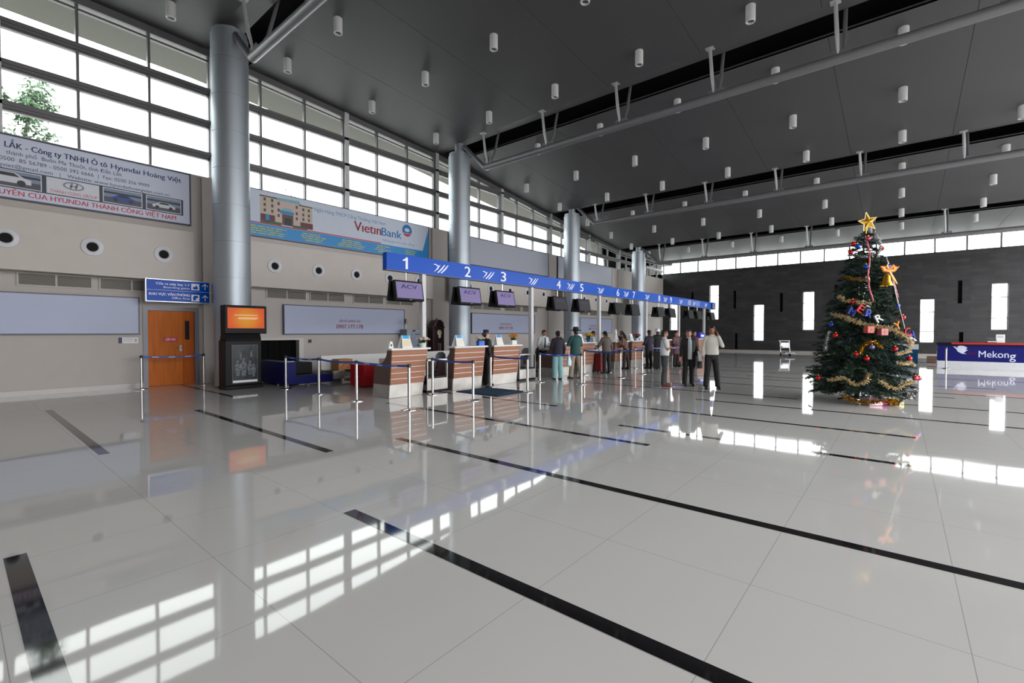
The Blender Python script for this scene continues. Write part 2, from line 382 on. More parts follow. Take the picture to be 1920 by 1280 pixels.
# dark far wall with slit windows and narrow niches
SL = [(15.36, 1.67), (12.0, 2.57), (8.62, .83), (5.28, 1.67), (1.96, 2.57), (-1.33, .83), (-4.63, 1.65), (-7.95, 2.57)]
NI = [(13.78, 3.5), (10.38, 3.46), (10.25, .02), (7.05, 3.1), (3.6, 3.5), (.35, 3.2), (-2.86, 3.35), (17, 2), (3.65, .02), (-2.95, .1)]
h_ = [(y - .36, y + .36, z, z + 2.88) for y, z in SL] + [(y - .1, y + .1, z, z + 1.44) for y, z in NI]
w2 = MB(); holes(w2, FX, .35, RY, W + .3, 0, 6.66, h_, 'y')
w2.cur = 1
for y, z in NI: w2.box(FX + .3, FX + .36, y - .12, y + .12, z - .02, z + 1.46)  # near-black backing sheets put the shade of the niches into colour
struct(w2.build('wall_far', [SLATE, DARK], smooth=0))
for i, (y, z) in enumerate(SL):
    m = MB(); x = FX + .2
    for a, b in ((y - .36, y - .33), (y + .33, y + .36)): m.box(x, x + .06, a, b, z, z + 2.88)
    for q in (z, z + .72, z + 2.0, z + 2.84): m.box(x, x + .06, y - .36, y + .36, q, q + .05)
    o = struct(m.build('window_%d' % (i + 6), FRAME, smooth=0))
    p = MB(); p.box(x + .02, x + .032, y - .35, y + .35, z, z + 2.88); p.build('pane', GLASS, o, smooth=0)
m = MB()
for k in range(21):
    y = W - 1.5 * k
    if y > RY: m.box(FX + .1, FX + .2, y - .045, y + .045, 6.66, 7.74)
m.box(FX + .1, FX + .2, RY, W, 6.66, 6.71); m.box(FX + .05, FX + .2, RY, W, 7.62, 7.74)
o = struct(m.build('window_20', FRAME, smooth=0))
p = MB(); p.box(FX + .14, FX + .152, RY, W, 6.66, 7.74); p.build('pane', GLASS, o, smooth=0)
m = MB(); m.box(FX - .9, FX, RY, W, 0, .14); struct(m.build('baseboard_far', mat('pale_curb', (168, 162, 156), .3), smooth=0))
# entrance side and near end, both behind the camera; unseen entrance openings enlarged for daylight
m = MB(); holes(m, RY - .3, .3, BX, FX, 0, 8.4, [(BX + .2 + 3.1 * k, BX + 3.1 + 3.1 * k, .15, 8.0) for k in range(1, 15)], 'x')
for a, b in zip(xs, xs[1:]): m.hexa([(a, RY - .3, 8.3), (b, RY - .3, 8.3), (a, RY, 8.3), (b, RY, 8.3), (a, RY - .3, zc(a) + 1.1), (b, RY - .3, zc(b) + 1.1), (a, RY, zc(a) + 1.1), (b, RY, zc(b) + 1.1)])
struct(m.build('wall_right', WALL, smooth=0))
m = MB(); holes(m, BX - .3, .3, RY - .3, W + .3, 0, 11.6, [], 'y'); struct(m.build('wall_back', WALL, smooth=0))
# columns
for i, x in enumerate(COLX):
    top = [10.02, 9.22, 8.38, 7.40][i]; prof = []; z = 0.0; r_ = .47
    cuts = [t for t in [.02 + 1.018 * k for k in range(12)] if t < top - .3]
    for k, t in enumerate(cuts):
        nx = cuts[k + 1] if k + 1 < len(cuts) else top - .12
        prof += [(r_, t), (r_, nx - .012), (r_ - .012, nx - .008), (r_ - .012, nx - .001)]
    prof += [(r_ - .03, top - .1), (r_ - .03, top)]
    m = MB((x, 14.8, 0)); m.lathe(prof, (x, 14.8, 0), 48)
    m.tube([(x, 14.8, top - .1), (x, 14.8, zc(x) + .9)], .2, 16)
    lab = ['thick brushed metal column between the orange door and the long bank billboard', 'metal column rising behind counters 1 and 2 beside the tall dark clock',
           'metal column behind the man in the green jacket, third from the near end', 'farthest metal column, in front of the dark stone wall'][i]
    o = struct(m.build('column', ALU, loc=(x, 14.8, 0)), lab, 'column')
    j = MB((x, 14.8, 0))
    for k in range(3): t = R(250 + 30 * k); j.box(x + .462 * cos(t) - .004, x + .462 * cos(t) + .004, 14.8 + .462 * sin(t) - .004, 14.8 + .462 * sin(t) + .004, .02, top - .15)
# roof trusses
for i, x in enumerate(COLX):
    zt = [8.78, 8.34, 7.62, 6.42][i]; m = MB(); zceil = zc(x - .2)
    m.tube([(x, 13.28, zt), (x, RY + .2, zt)], .12, 20)
    o = struct(m.build('roof_truss', TRUSS), ['steel tube truss nearest the camera, crossing the top left corner', 'second steel tube truss from the camera, running from the column by the dark clock',
               'third steel tube truss, running from the column behind the green jacket', 'farthest steel tube truss, just above the strip window'][i], 'roof truss')
    dg = MB(); dg.tube([(x, 13.3, zt), (x, 14.5, zt + 1.15)], .09, 12); dg.box(x - .02, x + .02, 13.0, 13.4, zt - .05, zt + .3); dg.build('brace', TRUSS, o)
    for k in range(10):
        y = 13.12 - 2.96 * k
        if y < RY: break
        s_ = MB(); s_.tube([(x, y, zt + .05), (x - .14, y + .02, zt + .55), (x - .24, y + .05, zceil + .04)], [.03, .05, .045], 10)
        s_.box(x - .34, x - .14, y - .06, y + .16, zceil - .015, zceil + .01)
        s_.build('strut', mat('pale_strut_paint', (170, 170, 172), .35, .2), o)
        s_ = MB(); s_.tube([(x, y - .1, zt + .05), (x + .3, y - .1, zt + .6), (x + .62, y - .1, zceil + .5)], [.03, .05, .045], 10); s_.box(x - .05, x + .05, y - .25, y + .15, zt + .08, zt + .2)
        s_.build('strut', TRUSS, o)
# plenum darkness above the slots is painted on the closed roof; downlights hang from the ceiling
LIGHTW = mat('white_downlight_shell', (205, 206, 206), .45)
def downlight(x, y, label):
    z = zc(x); t = thing('downlight', label, 'ceiling light', (x, y, z + .02), 0, 'white cylinder downlights')
    m = MB(); m.lathe([(.105, -.0), (.115, -.01), (.115, -.41), (.108, -.42), (.085, -.42), (.08, -.36), (.001, -.36)], (0, 0, 0), 20, False); m.build('shell', LIGHTW, t)
    m = MB(); m.lathe([(.03, -.40), (.078, -.375), (.078, -.365)], (0, 0, 0), 16); m.build('lens', GREYP, t)
    return t
ordn = ['first', 'second', 'third', 'fourth', 'fifth', 'sixth', 'seventh', 'eighth', 'ninth', 'tenth', 'eleventh']
proto = None
for k in range(11):
    x = 3.85 + 3.03 * k
    for j in range(7):
        y = 14.8 - 2.953 * j
        dx, dy = x * cos(YAW) + y * sin(YAW), x * sin(YAW) - y * cos(YAW)
        if dx < 3: continue
        px, py = 960 + 877 * dy / dx, 622 - 877 * (zc(x) - .4 - EYE) / dx
        if px < -30 or px > 1950 or py < -20: continue
        lab = 'white cylinder downlight, %s from the window wall in the %s row from the near end' % (ordn[j], ordn[k])
        if proto is None: proto = downlight(x, y, lab)
        else: dup(proto, (x, y, zc(x) + .02), label=lab)
# ------------------------------------------------------------------ things on the window wall
TXTN = mat('navy_print', (34, 48, 92), .5); TXTG = mat('grey_print', (66, 70, 92), .5); TXTR = mat('red_print', (190, 34, 58), .5)
TXTDR = mat('dark_red_print', (140, 16, 44), .5); TXTB = mat('blue_print', (26, 110, 176), .5); TXTLB = mat('light_blue_print', (90, 140, 184), .5)
EDGE = mat('dark_sign_edge', (58, 62, 84), .4)
def lightbox(name, label, cat, x0, x1, z0, z1, face, group=None, d=.1, rim=.035, edge=None):
    t = thing(name, label, cat, ((x0 + x1) / 2, W, z0), 0, group); o = t.location
    m = MB(o); y = W - d
    m.box(x0, x1, y, W - .001, z0, z0 + rim); m.box(x0, x1, y, W - .001, z1 - rim, z1)
    m.box(x0, x0 + rim, y, W - .001, z0 + rim, z1 - rim); m.box(x1 - rim, x1, y, W - .001, z0 + rim, z1 - rim)
    m.build('frame', edge or EDGE, t, smooth=0)
    m = MB(o); m.box(x0 + rim, x1 - rim, y + .012, W - .02, z0 + rim, z1 - rim); m.build('face', face, t, smooth=0)
    return t, y + .008
BOARD = mat('pale_board_print', (206, 212, 230), .5, 0, .3, noise=.01)
# car dealer board
t, y = lightbox('billboard', 'wide pale car dealer billboard with red bottom line, at the top left', 'billboard', -3.6, 4.66, 4.70, 6.22, BOARD)
o = t.location
def line(tx, x0, x1, z, cap, mm, b_=0, yy=None):
    m = MB(o); m.text(tx, x0, x1, z, cap, y if yy is None else yy, b_); m.build('lettering', mm, t, smooth=0)
line('ĐẮK', .42, .84, 5.91, .13, TXTN, .03); line('LẮK - Công ty TNHH Ô tô', .91, 2.76, 5.91, .13, TXTN, .03)
m = MB(o); m.text('Hyundai Hoàng Việt', 2.84, 4.42, 5.91, .13, y, .03); m.build('lettering', mat('teal_blue_print', (24, 62, 112), .5), t, smooth=0)
line('thành phố  Buôn Ma Thuột, tỉnh Đắk Lắk', .93, 3.07, 5.75, .09, TXTG, 0); line('0500  85 56789 - 0500 392 6666  |  Fax: 0500 356 9999', .82, 3.66, 5.595, .09, TXTG, 0)
line('hyundaihoan', .12, .80, 5.445, .085, TXTG, 0); line('gviet@gmail.com   |   Website: www.hyundaihoangviet.com.vn', .81, 4.13, 5.445, .085, TXTG, 0)
line('ỦY Q', .42, .79, 4.80, .115, TXTR, .025); line('UYỀN CỦA HYUNDAI THÀNH CÔNG VIỆT NAM', .81, 4.28, 4.80, .115, TXTR, .025)
m = MB(o); m.box(-3.2, 4.46, y - .002, y + .004, 4.96, 5.41); m.build('picture_strip', mat('dark_blue_print', (38, 44, 66), .4), t, smooth=0)
def car(m, x, z, s, body, glass, dark):
    m.cur = body; m.prism([(x - .42 * s, z), (x - .44 * s, z + .1 * s), (x - .3 * s, z + .15 * s), (x - .14 * s, z + .25 * s), (x + .16 * s, z + .25 * s), (x + .3 * s, z + .15 * s), (x + .43 * s, z + .11 * s), (x + .43 * s, z)], 'y', y - .007, y - .005)
    m.cur = glass; m.prism([(x - .22 * s, z + .15 * s), (x - .12 * s, z + .23 * s), (x + .14 * s, z + .23 * s), (x + .24 * s, z + .15 * s)], 'y', y - .008, y - .0065)
    m.cur = dark
    for q in (-.26, .26):
        m.prism([(x + q * s + .075 * s * cos(a * pi / 8), z + .01 * s + .075 * s * sin(a * pi / 8)) for a in range(16)], 'y', y - .009, y - .0065)
PICS = [mat('print_sky', (120, 136, 160), .4), mat('print_tarmac', (72, 66, 82), .4), mat('print_white', (205, 208, 216), .4), mat('print_black', (24, 26, 34), .4), mat('print_car_blue', (28, 66, 150), .4), mat('print_logo_grey', (120, 126, 138), .4)]
for x0, x1, kind in ((.30, 1.52, 'w'), (1.60, 2.59, 'logo'), (2.66, 3.50, 'b'), (3.58, 4.41, 'v')):
    m = MB(o)
    if kind == 'logo':
        m.cur = 2; m.box(x0, x1, y - .005, y, 4.985, 5.385); m.cur = 5; cx, cz = (x0 + x1) / 2, 5.25
        for a in range(20):
            t0, t1 = 2 * pi * a / 20, 2 * pi * (a + 1) / 20
            m.prism([(cx + .2 * cos(t0), cz + .1 * sin(t0)), (cx + .2 * cos(t1), cz + .1 * sin(t1)), (cx + .165 * cos(t1), cz + .075 * sin(t1)), (cx + .165 * cos(t0), cz + .075 * sin(t0))], 'y', y - .008, y - .005)
        for s_ in (-1, 1): m.prism([(cx + s_ * .05 - .03, cz - .07), (cx + s_ * .05 + .01, cz - .07), (cx + s_ * .05 + .04, cz + .07), (cx + s_ * .05, cz + .07)], 'y', y - .008, y - .005)
        m.prism([(cx - .06, cz - .02), (cx + .06, cz - .005), (cx + .06, cz + .02), (cx - .06, cz + .005)], 'y', y - .008, y - .005)
    else:
        m.cur = 2; m.box(x0, x1, y - .004, y, 4.985, 5.385); m.cur = 0; m.box(x0 + .02, x1 - .02, y - .005, y - .002, 5.005, 5.365)
        m.cur = 1; m.box(x0 + .02, x1 - .02, y - .006, y - .003, 5.005, 5.15)
        m.cur = 3; m.box(x0 + .02, x1 - .02, y - .006, y - .003, 5.24, 5.29)
        car(m, (x0 + x1) / 2, 5.09, .62 if kind != 'w' else 1.0, 4 if kind == 'b' else 2, 3, 3)
    m.build('picture', PICS, t, smooth=0)
m = MB(o); m.text('THANH CONG GROUP', 1.66, 2.55, 5.02, .075, y - .006, .012); m.build('lettering', TXTR, t, smooth=0)
# bank board
t, y = lightbox('billboard', 'long bank billboard with a pink hotel building and a blue bottom band', 'billboard', 5.9, 13.77, 4.68, 6.24, mat('silver_board_print', (198, 206, 220), .5, 0, .3, noise=.01), rim=.025)
o = t.location
m = MB(o); m.prism([(5.93, 4.71), (13.74, 4.71), (13.74, 6.1), (13.42, 5.12), (11.35, 5.12), (5.93, 5.12)], 'y', y - .004, y + .004); m.build('blue_band', mat('print_band_blue', (32, 134, 198), .4), t, smooth=0)
m = MB(o); m.box(5.93, 11.25, y - .006, y, 5.13, 5.165); m.build('red_line', TXTR, t, smooth=0)
random.seed(3)
for x0, x1, r0 in ((6.0, 7.65, 0), (7.95, 8.95, 0), (9.35, 10.55, 0), (10.95, 11.8, 0), (12.4, 13.2, 1)):
    m = MB(o)
    for k in range(4):
        z = 5.03 - .075 * k; a = x0 + random.uniform(0, .2); b = x1 - random.uniform(0, .35)
        while a < b:
            l = random.uniform(.1, .3); m.box(a, min(a + l, b), y - .007, y - .003, z - .018, z + .012); a += l + .04
    m.build('fine_print', mat('yellow_print', (190, 186, 40), .5), t, smooth=0)
HB = [mat('print_hotel_pink', (196, 172, 166), .4), mat('print_hotel_cream', (186, 172, 156), .4), mat('print_roof_teal', (120, 172, 180), .4), mat('print_brown', (84, 68, 62), .4), mat('print_maroon', (96, 30, 44), .4), mat('print_green', (44, 84, 52), .4), mat('print_canopy_blue', (40, 130, 180), .4), PICS[3]]
m = MB(o); q = lambda x0, x1, z0, z1, c, d=.006: (setattr(m, 'cur', c), m.box(x0, x1, y - d, y - .002, z0, z1))
q(7.1, 7.95, 5.2, 6.0, 0); m.cur = 2; m.prism([(7.02, 6.08), (7.1, 6.0), (7.98, 6.0), (7.9, 6.12)], 'y', y - .007, y - .002)
q(6.62, 7.12, 5.2, 6.04, 1, .008); q(7.92, 8.38, 5.2, 5.97, 1, .008); q(6.6, 7.14, 6.03, 6.07, 3, .01); q(7.9, 8.4, 5.96, 6.0, 3, .01)
q(6.62, 7.08, 5.26, 5.46, 4, .01); q(7.95, 8.4, 5.2, 5.4, 4, .01); q(6.78, 6.9, 5.24, 5.45, 6, .012)
q(7.25, 7.72, 5.58, 5.68, 6, .012); m.cur = 2; m.prism([(7.25, 5.69), (7.72, 5.69), (7.6, 5.78), (7.38, 5.78)], 'y', y - .011, y - .002)
q(7.32, 7.7, 5.2, 5.57, 3, .01); q(7.4, 7.64, 5.2, 5.45, 7, .012); q(6.62, 7.3, 5.17, 5.26, 5, .012); q(7.68, 8.2, 5.17, 5.25, 5, .012)
for x in (6.72, 6.96): [q(x, x + .07, z, z + .1, 3, .012) for z in (5.9, 5.72, 5.54)]
for x in (8.02, 8.22): [q(x, x + .07, z, z + .1, 3, .012) for z in (5.8, 5.62, 5.46)]
for x in (7.17, 7.79): [q(x, x + .07, z, z + .1, 3, .012) for z in (5.84, 5.62, 5.44)]
m.build('building_picture', HB, t, smooth=0)
m = MB(o); m.text('Ngân Hàng TMCP Công Thương Việt Nam', 8.46, 11.5, 5.90, .13, y); m.build('lettering', TXTLB, t, smooth=0)
m = MB(o); m.text('Vıetın', 10.06, 11.27, 5.47, .36, y, .03); m.build('lettering', TXTDR, t, smooth=0)
m = MB(o); m.text('Bank', 11.30, 12.28, 5.47, .32, y, .03); m.build('lettering', TXTB, t, smooth=0)
m = MB(o); m.text('Nâng giá trị cuộc sống', 11.34, 12.95, 5.25, .10, y); m.build('lettering', TXTLB, t, smooth=0)
m = MB(o); cx, cz = 12.57, 5.87
arc = lambda r, a0, a1, n=14: [(cx + r * cos(R(a0 + (a1 - a0) * k / n)), cz + r * 1.0 * sin(R(a0 + (a1 - a0) * k / n))) for k in range(n + 1)]
m.prism(arc(.25, -28, 208), 'y', y - .004, y); m.cur = 1; m.prism([(cx + .13 * cos(a * pi / 8), cz + .02 + .08 * sin(a * pi / 8)) for a in range(16)], 'y', y - .006, y - .003)
m.cur = 2; m.prism(arc(.25, 215, 325), 'y', y - .005, y); m.build('logo', [TXTB, BOARD, TXTR], t, smooth=0)
# two blank boards high on the wall, blank and phone-number panels below
lightbox('billboard', 'blank grey billboard high on the wall behind counter number 3 and 4', 'billboard', 15.0, 23.0, 4.85, 6.22, mat('grey_blank_board', (164, 168, 180), .4, noise=.01), rim=.03)
lightbox('billboard', 'blank grey billboard high on the wall beside the farthest column', 'billboard', 24.0, 31.0, 4.85, 6.22, MATS['grey_blank_board'], rim=.03)
lightbox('wall_panel', 'blank pale blue panel left of the orange door', 'panel', -3.0, 3.40, 1.48, 2.51, PANELB, rim=.03)
for x0, x1, tx, lab in ((7.34, 12.42, 9.85, 'pale panel with a red phone number above the blue luggage scale'), (16.47, 21.65, 19.08, 'pale panel with a red phone number behind the uniformed woman'),
                        (26.6, 31.05, 28.3, 'small far pale panel with a red phone number behind the flowers')):
    t, y = lightbox('wall_panel', lab, 'panel', x0, x1, 1.46, 2.50, PANELB, 'phone number panels', rim=.03)
    m = MB(t.location); m.text('LIÊN HỆ QUẢNG CÁO', tx - .45, tx + .45, 1.92, .085, y, .02); m.build('lettering', TXTDR, t, smooth=0)
    m = MB(t.location); m.text('0907.177.178', tx - .56, tx + .56, 1.68, .15, y, .03); m.build('lettering', TXTDR, t, smooth=0)
# round air nozzles on the bulkheads
NOZ = [-.63, .87, 2.37, 3.87] + [6.88 + 1.5 * k for k in range(5)] + [15.9 + 1.5 * k for k in range(5)] + [24.9 + 1.5 * k for k in range(5)]
WN = mat('white_nozzle_ring', (208, 208, 214), .4)
proto = None
where = {0: 'on the bulkhead under the car dealer billboard', 1: 'on the bulkhead under the bank billboard', 2: 'on the bulkhead under the nearer blank billboard', 3: 'on the farthest bulkhead'}
for k, x in enumerate(NOZ):
    if x < .3: continue
    b = 0 if x < 5 else 1 if x < 14 else 2 if x < 23 else 3; n = [0.87, 6.88, 15.9, 24.9][b]
    lab = 'round white air nozzle, %s from the left %s' % (ordn[round((x - n) / 1.5)], where[b])
    if proto is None:
        proto = thing('air_nozzle', lab, 'air vent', (x, W - .5, 3.71), 0, 'round air nozzles')
        m = MB(); P = [(.23, 0), (.22, .03), (.13, .05), (.115, .03), (.112, .012)]
        n_ = 28
        for i in range(len(P) - 1):
            for j in range(n_):
                a, b2 = 2 * pi * j / n_, 2 * pi * (j + 1) / n_; (r0, d0), (r1, d1) = P[i], P[i + 1]
                m.add([(r0 * cos(a), -d0, r0 * sin(a)), (r0 * cos(b2), -d0, r0 * sin(b2)), (r1 * cos(b2), -d1, r1 * sin(b2)), (r1 * cos(a), -d1, r1 * sin(a))], [(0, 1, 2, 3)])
        m.build('ring', WN, proto)
        m = MB(); m.cyl((0, -.014, 0), (0, -.002, 0), .113, n=24); m.build('opening_shade', DARK, proto)  # black disc stands in for the shade inside the nozzle
    else: dup(proto, (x, W - .5, 3.71), label=lab)
# louvre grilles under the bulkheads
GR = mat('grille_frame', (178, 172, 164), .5); SLT = mat('grille_slat', (132, 128, 122), .5)
proto = None
for b, xs_ in enumerate(([1.06, 2.56], [6.8, 8.3, 10.04, 11.56], [15.9, 17.35, 19.05, 20.6], [24.9, 26.35, 28.05, 29.6])):
    for k, x in enumerate(xs_):
        lab = 'louvred wall grille, %s from the left %s' % (ordn[k], ['above the blank panel by the orange door', 'above the nearest phone number panel', 'above the middle phone number panel', 'above the far phone number panel'][b])
        if proto is None:
            proto = thing('wall_grille', lab, 'vent', (x, W, 2.66), 0, 'louvred wall grilles')
            m = MB()
            for q_ in ((0, 1.38, 0, .035), (0, 1.38, .305, .34), (0, .035, 0, .34), (1.345, 1.38, 0, .34), (.67, .71, 0, .34)): m.box(q_[0], q_[1], -.03, 0, q_[2], q_[3])
            m.build('frame', GR, proto, smooth=0)
            m = MB()
            for k2 in range(9): z = .045 + .03 * k2; m.hexa([(.03, -.025, z), (1.35, -.025, z), (.03, -.004, z + .02), (1.35, -.004, z + .02), (.03, -.025, z + .006), (1.35, -.025, z + .006), (.03, -.004, z + .026), (1.35, -.004, z + .026)])
            m.build('louvre', SLT, proto, smooth=0)
        else: dup(proto, (x, W, 2.66), label=lab)
# orange door
t = struct(thing('door_1', 'orange wooden office door with a narrow side leaf', 'door', (4.16, W, 0)), None); o = t.location
DF = mat('grey_door_frame', (106, 108, 116), .4, .2)
m = MB(o)
for a in ((3.48, 3.59, 0, 2.16), (4.73, 4.84, 0, 2.16), (3.48, 4.84, 2.16, 2.27)): m.box(a[0], a[1], W - .03, W + .2, a[2], a[3])
m.box(3.5, 4.82, W + .2, W + .32, 0, 2.25)  # added panel behind the door, blocks light from outside
m.build('frame', DF, t, smooth=0)
m = MB(o); m.box(3.592, 4.44, W + .03, W + .08, .004, 2.158); m.build('door_leaf', DOORW, t, smooth=0, bevel=.004)
m = MB(o); m.box(4.448, 4.728, W + .05, W + .09, .004, 2.158); m.build('side_leaf', mat('orange_veneer_side', (184, 90, 22), .5, 0, .2, noise=.14, scale=3, stretch=(5, 5, .4)), t, smooth=0)
m = MB(o); m.box(4.50, 4.61, W + .035, W + .06, 1.32, 1.88); m.build('vision_panel', BLACKP, t, smooth=0)
m = MB(o); m.box(4.335, 4.405, W - .005, W + .03, .98, 1.16); m.tube([(4.37, W, 1.09), (4.37, W - .06, 1.09), (4.27, W - .065, 1.09)], .011); m.build('handle', STEEL, t)
m = MB(o); m.box(3.97, 4.30, W + .018, W + .03, 1.26, 1.40); p = m.build('door_plate', TXTR, t, smooth=0)
m = MB(); m.text('CẤM VÀO', 4.01 - o.x, 4.26 - o.x, 1.30, .06, .016, .015); m.build('lettering', LETW, p, smooth=0)
# blue direction sign hung in front of the bulkhead
t = thing('direction_sign', 'blue hanging direction sign with white arrows above the orange door', 'sign', (4.2, 15.75, 2.38)); o = t.location
m = MB(o); m.box(3.42, 4.97, 15.75, 15.87, 2.38, 3.02); m.build('frame', mat('silver_sign_frame', (196, 196, 200), .3, .6), t, smooth=0, bevel=.005)
m = MB(o); m.box(3.445, 4.945, 15.742, 15.76, 2.405, 2.995); m.build('face', SIGNB, t, smooth=0)
m = MB(o); m.box(3.445, 4.945, 15.739, 15.743, 2.705, 2.712)
for tx, x0, z, c_, b_ in (('Cửa ra máy bay 1-7', 3.66, 2.86, .062, .01), ('Boarding gates', 3.83, 2.77, .05, 0), ('KHU VỰC VĂN PHÒNG', 3.5, 2.565, .066, .014), ('Office Area', 4.02, 2.475, .06, 0)):
    w_ = MB(o); w_.text(tx, x0, 4.45, z, c_, 15.737, b_ * 3); w_.build('lettering', LETW, t, smooth=0)
for z in (2.78, 2.45):
    m.box(4.76, 4.90, 15.739, 15.741, z + .1, z + .11) if 0 else None
    m.prism([(4.825, z), (4.845, z), (4.845, z + .16), (4.825, z + .16)], 'y', 15.737, 15.742)
    for s_ in (-1, 1): m.prism([(4.835, z + .18), (4.835 + s_ * .08, z + .10), (4.835 + s_ * .066, z + .088), (4.835, z + .15)], 'y', 15.737, 15.742)
for z in (2.755, 2.435):
    m.box(4.49, 4.69, 15.738, 15.742, z, z + .19)
m.build('arrows', LETW, t, smooth=0)
m = MB(o)
m.prism([(4.53, 2.78), (4.65, 2.78), (4.65, 2.84), (4.60, 2.9), (4.58, 2.84), (4.53, 2.86)], 'y', 15.735, 15.738); m.prism([(4.53, 2.46), (4.6, 2.46), (4.6, 2.53), (4.65, 2.53), (4.65, 2.6), (4.56, 2.6), (4.53, 2.56)], 'y', 15.735, 15.738)
m.build('pictogram', SIGNB, t, smooth=0)
m = MB(o); m.box(4.97, 5.06, 15.77, 15.85, 2.66, 2.74); m.box(5.05, 5.11, 15.76, 15.86, 2.42, 2.97); m.build('bracket', mat('silver_sign_frame'), t, smooth=0)
# notice and hatch
t = thing('notice_plate', 'small white notice plate on the wall left of the orange door', 'notice', (3.16, W, 1.24))
m = MB(); m.box(-.21, .21, -.02, 0, 0, .155); m.build('plate', PAPER, t, smooth=0)
m = MB(); m.box(-.21, -.14, -.023, -.001, 0, .155); m.box(.13, .18, -.023, -.02, .045, .065); m.box(.13, .18, -.023, -.02, .09, .11); m.build('symbols', TXTN, t, smooth=0)
m = MB()
for z in (.05, .09, .12): m.box(-.12, .1, -.022, -.0195, z, z + .008)
m.build('lines', mat('lilac_print', (150, 130, 180), .5), t, smooth=0)
t = struct(thing('door_2', 'dark baggage hatch in the wall behind the blue luggage scale', 'hatch', (7.0, W, 0)), None); o = t.location
m = MB(o)
for a in ((6.05, 6.12, 0, 1.27), (7.90, 8.06, 0, 1.27), (6.05, 8.06, 1.27, 1.33)): m.box(a[0], a[1], W - .03, W + .3, a[2], a[3])
m.build('frame', mat('pale_hatch_frame', (196, 192, 188), .4), t, smooth=0)
m = MB(o); m.box(6.0, 8.1, W + 1.4, W + 1.45, -.05, 1.5); m.box(6.0, 8.1, W + .3, W + 1.4, -.05, -.001); m.box(6.0, 8.1, W + .3, W + 1.4, 1.35, 1.4); m.box(5.95, 6.0, W + .3, W + 1.4, 0, 1.4); m.box(8.1, 8.15, W + .3, W + 1.4, 0, 1.4); m.build('recess', DARK, t, smooth=0)  # added closed box blocks outside light; near-black stands for its shade
m = MB(o)
for k in range(9): x = 6.14 + .2 * k; m.box(x, x + .19, W + .2 + .01 * (k % 2), W + .21 + .01 * (k % 2), .35, 1.27)
m.build('strip_curtain', mat('dark_curtain', (11, 10, 12), .8, 0, .1), t, smooth=0)
t = thing('wall_switch', 'tiny dark switch box on the wall right of the baggage hatch', 'switch', (8.3, W, 1.16)); m = MB(); m.box(-.05, .05, -.04, 0, 0, .12); m.build('box', GREYP, t, smooth=0); m = MB(); m.box(-.02, .02, -.05, -.04, .04, .08); m.build('key', BLACKP, t, smooth=0)
# display kiosk in front of the first column
KY = 13.75
t = thing('advertising_kiosk', 'tall black kiosk with an orange screen above a dark photo poster', 'kiosk', (5.2, KY, 0)); k_ = KY / 14.3
m = MB(); m.box(-.54, .43, 0, .5, 0, .1); m.box(-.53, .40, .02, .48, .1, 1.32); m.prism([(.02, 1.32), (.48, 1.32), (.40, 1.52), (.10, 1.52)], 'x', -.50, .40); m.build('body', BLACKP, t, smooth=0, bevel=.02)
m = MB(); m.box(-.54, .53, -.02, .3, 1.50, 2.27); m.build('screen_housing', BLACKP, t, smooth=0, bevel=.02)
m = MB(); m.box(-.47, .46, -.026, -.015, 1.65, 2.20); s_ = m.build('screen', ramp_screen('orange_display', [(226, 84, 44), (228, 96, 40), (226, 140, 40), (224, 160, 44)], .55, (-.0, 1.9), (.62, .55)), t, smooth=0)
m = MB()
for z, a, b in ((2.0, -.3, .28), (1.93, -.2, .3), (1.9, -.22, .26)): m.box(a, b, -.03, -.027, z, z + .01)
m.build('lettering', mat('pale_display_text', (220, 180, 170), .5, emit=.6), s_, smooth=0)
m = MB(); m.box(-.37, .29, .006, .024, .16, 1.2); fr_ = m.build('poster_frame', GREYP, t, smooth=0)
m = MB(); m.box(-.35, .27, .002, .01, .24, 1.18); m.build('poster', mat('grey_photo_poster', (40, 45, 50), .3, 0, .3, noise=.9, scale=7, stretch=(1, 1, .6)), fr_, smooth=0)
m = MB(); m.box(-.35, .27, .0, .008, .18, .24); m.build('poster_margin', PAPER, fr_, smooth=0)
m = MB()
for x, z, h2 in ((-.22, .36, .42), (-.08, .34, .5), (.08, .38, .38), (.18, .32, .34), (-.15, .82, .2), (.12, .86, .18)):
    m.ball((x, .001, z + h2 * .9), (h2 * .085, .003, h2 * .11), 12, 8); m.tube([(x, .001, z), (x, .001, z + h2 * .35), (x, .001, z + h2 * .68), (x, .001, z + h2 * .8)], [(h2 * .10, .002), (h2 * .13, .003), (h2 * .17, .003), (h2 * .06, .002)], 14)
m.build('photo_figures', mat('photo_figure_grey', (96, 102, 108), .4, 0, .2, noise=.85, scale=16), fr_)
# luggage scale and conveyor behind the counters
t = thing('baggage_scale', 'dark blue steel luggage scale under the baggage hatch', 'luggage scale', (6.7, 13.5, 0)); o = t.location
m = MB(o); m.box(5.98, 6.30, 13.2, 14.9, .06, .70); m.box(6.30, 7.42, 13.2, 14.0, .06, .29); m.build('housing', NAVY, t, smooth=0, bevel=.01)
m = MB(o); m.box(6.33, 7.38, 13.25, 13.95, .29, .315); m.build('belt', mat('black_rubber', (24, 24, 26), .6), t, smooth=0)
m = MB(o); m.box(6.36, 6.9, 13.45, 14.6, .32, .66); m.build('tunnel', BLACKP, t, smooth=0, bevel=.02)
m = MB(o); m.box(6.02, 6.28, 13.25, 13.6, .70, .715); m.build('display_plate', STEEL, t, smooth=0)
m = MB(o)
for x in (6.1, 6.7, 7.3): m.cyl((x, 13.3, 0), (x, 13.3, .08), .025, n=10); m.cyl((x, 13.9, 0), (x, 13.9, .08), .025, n=10)
m.build('foot', STEEL, t)
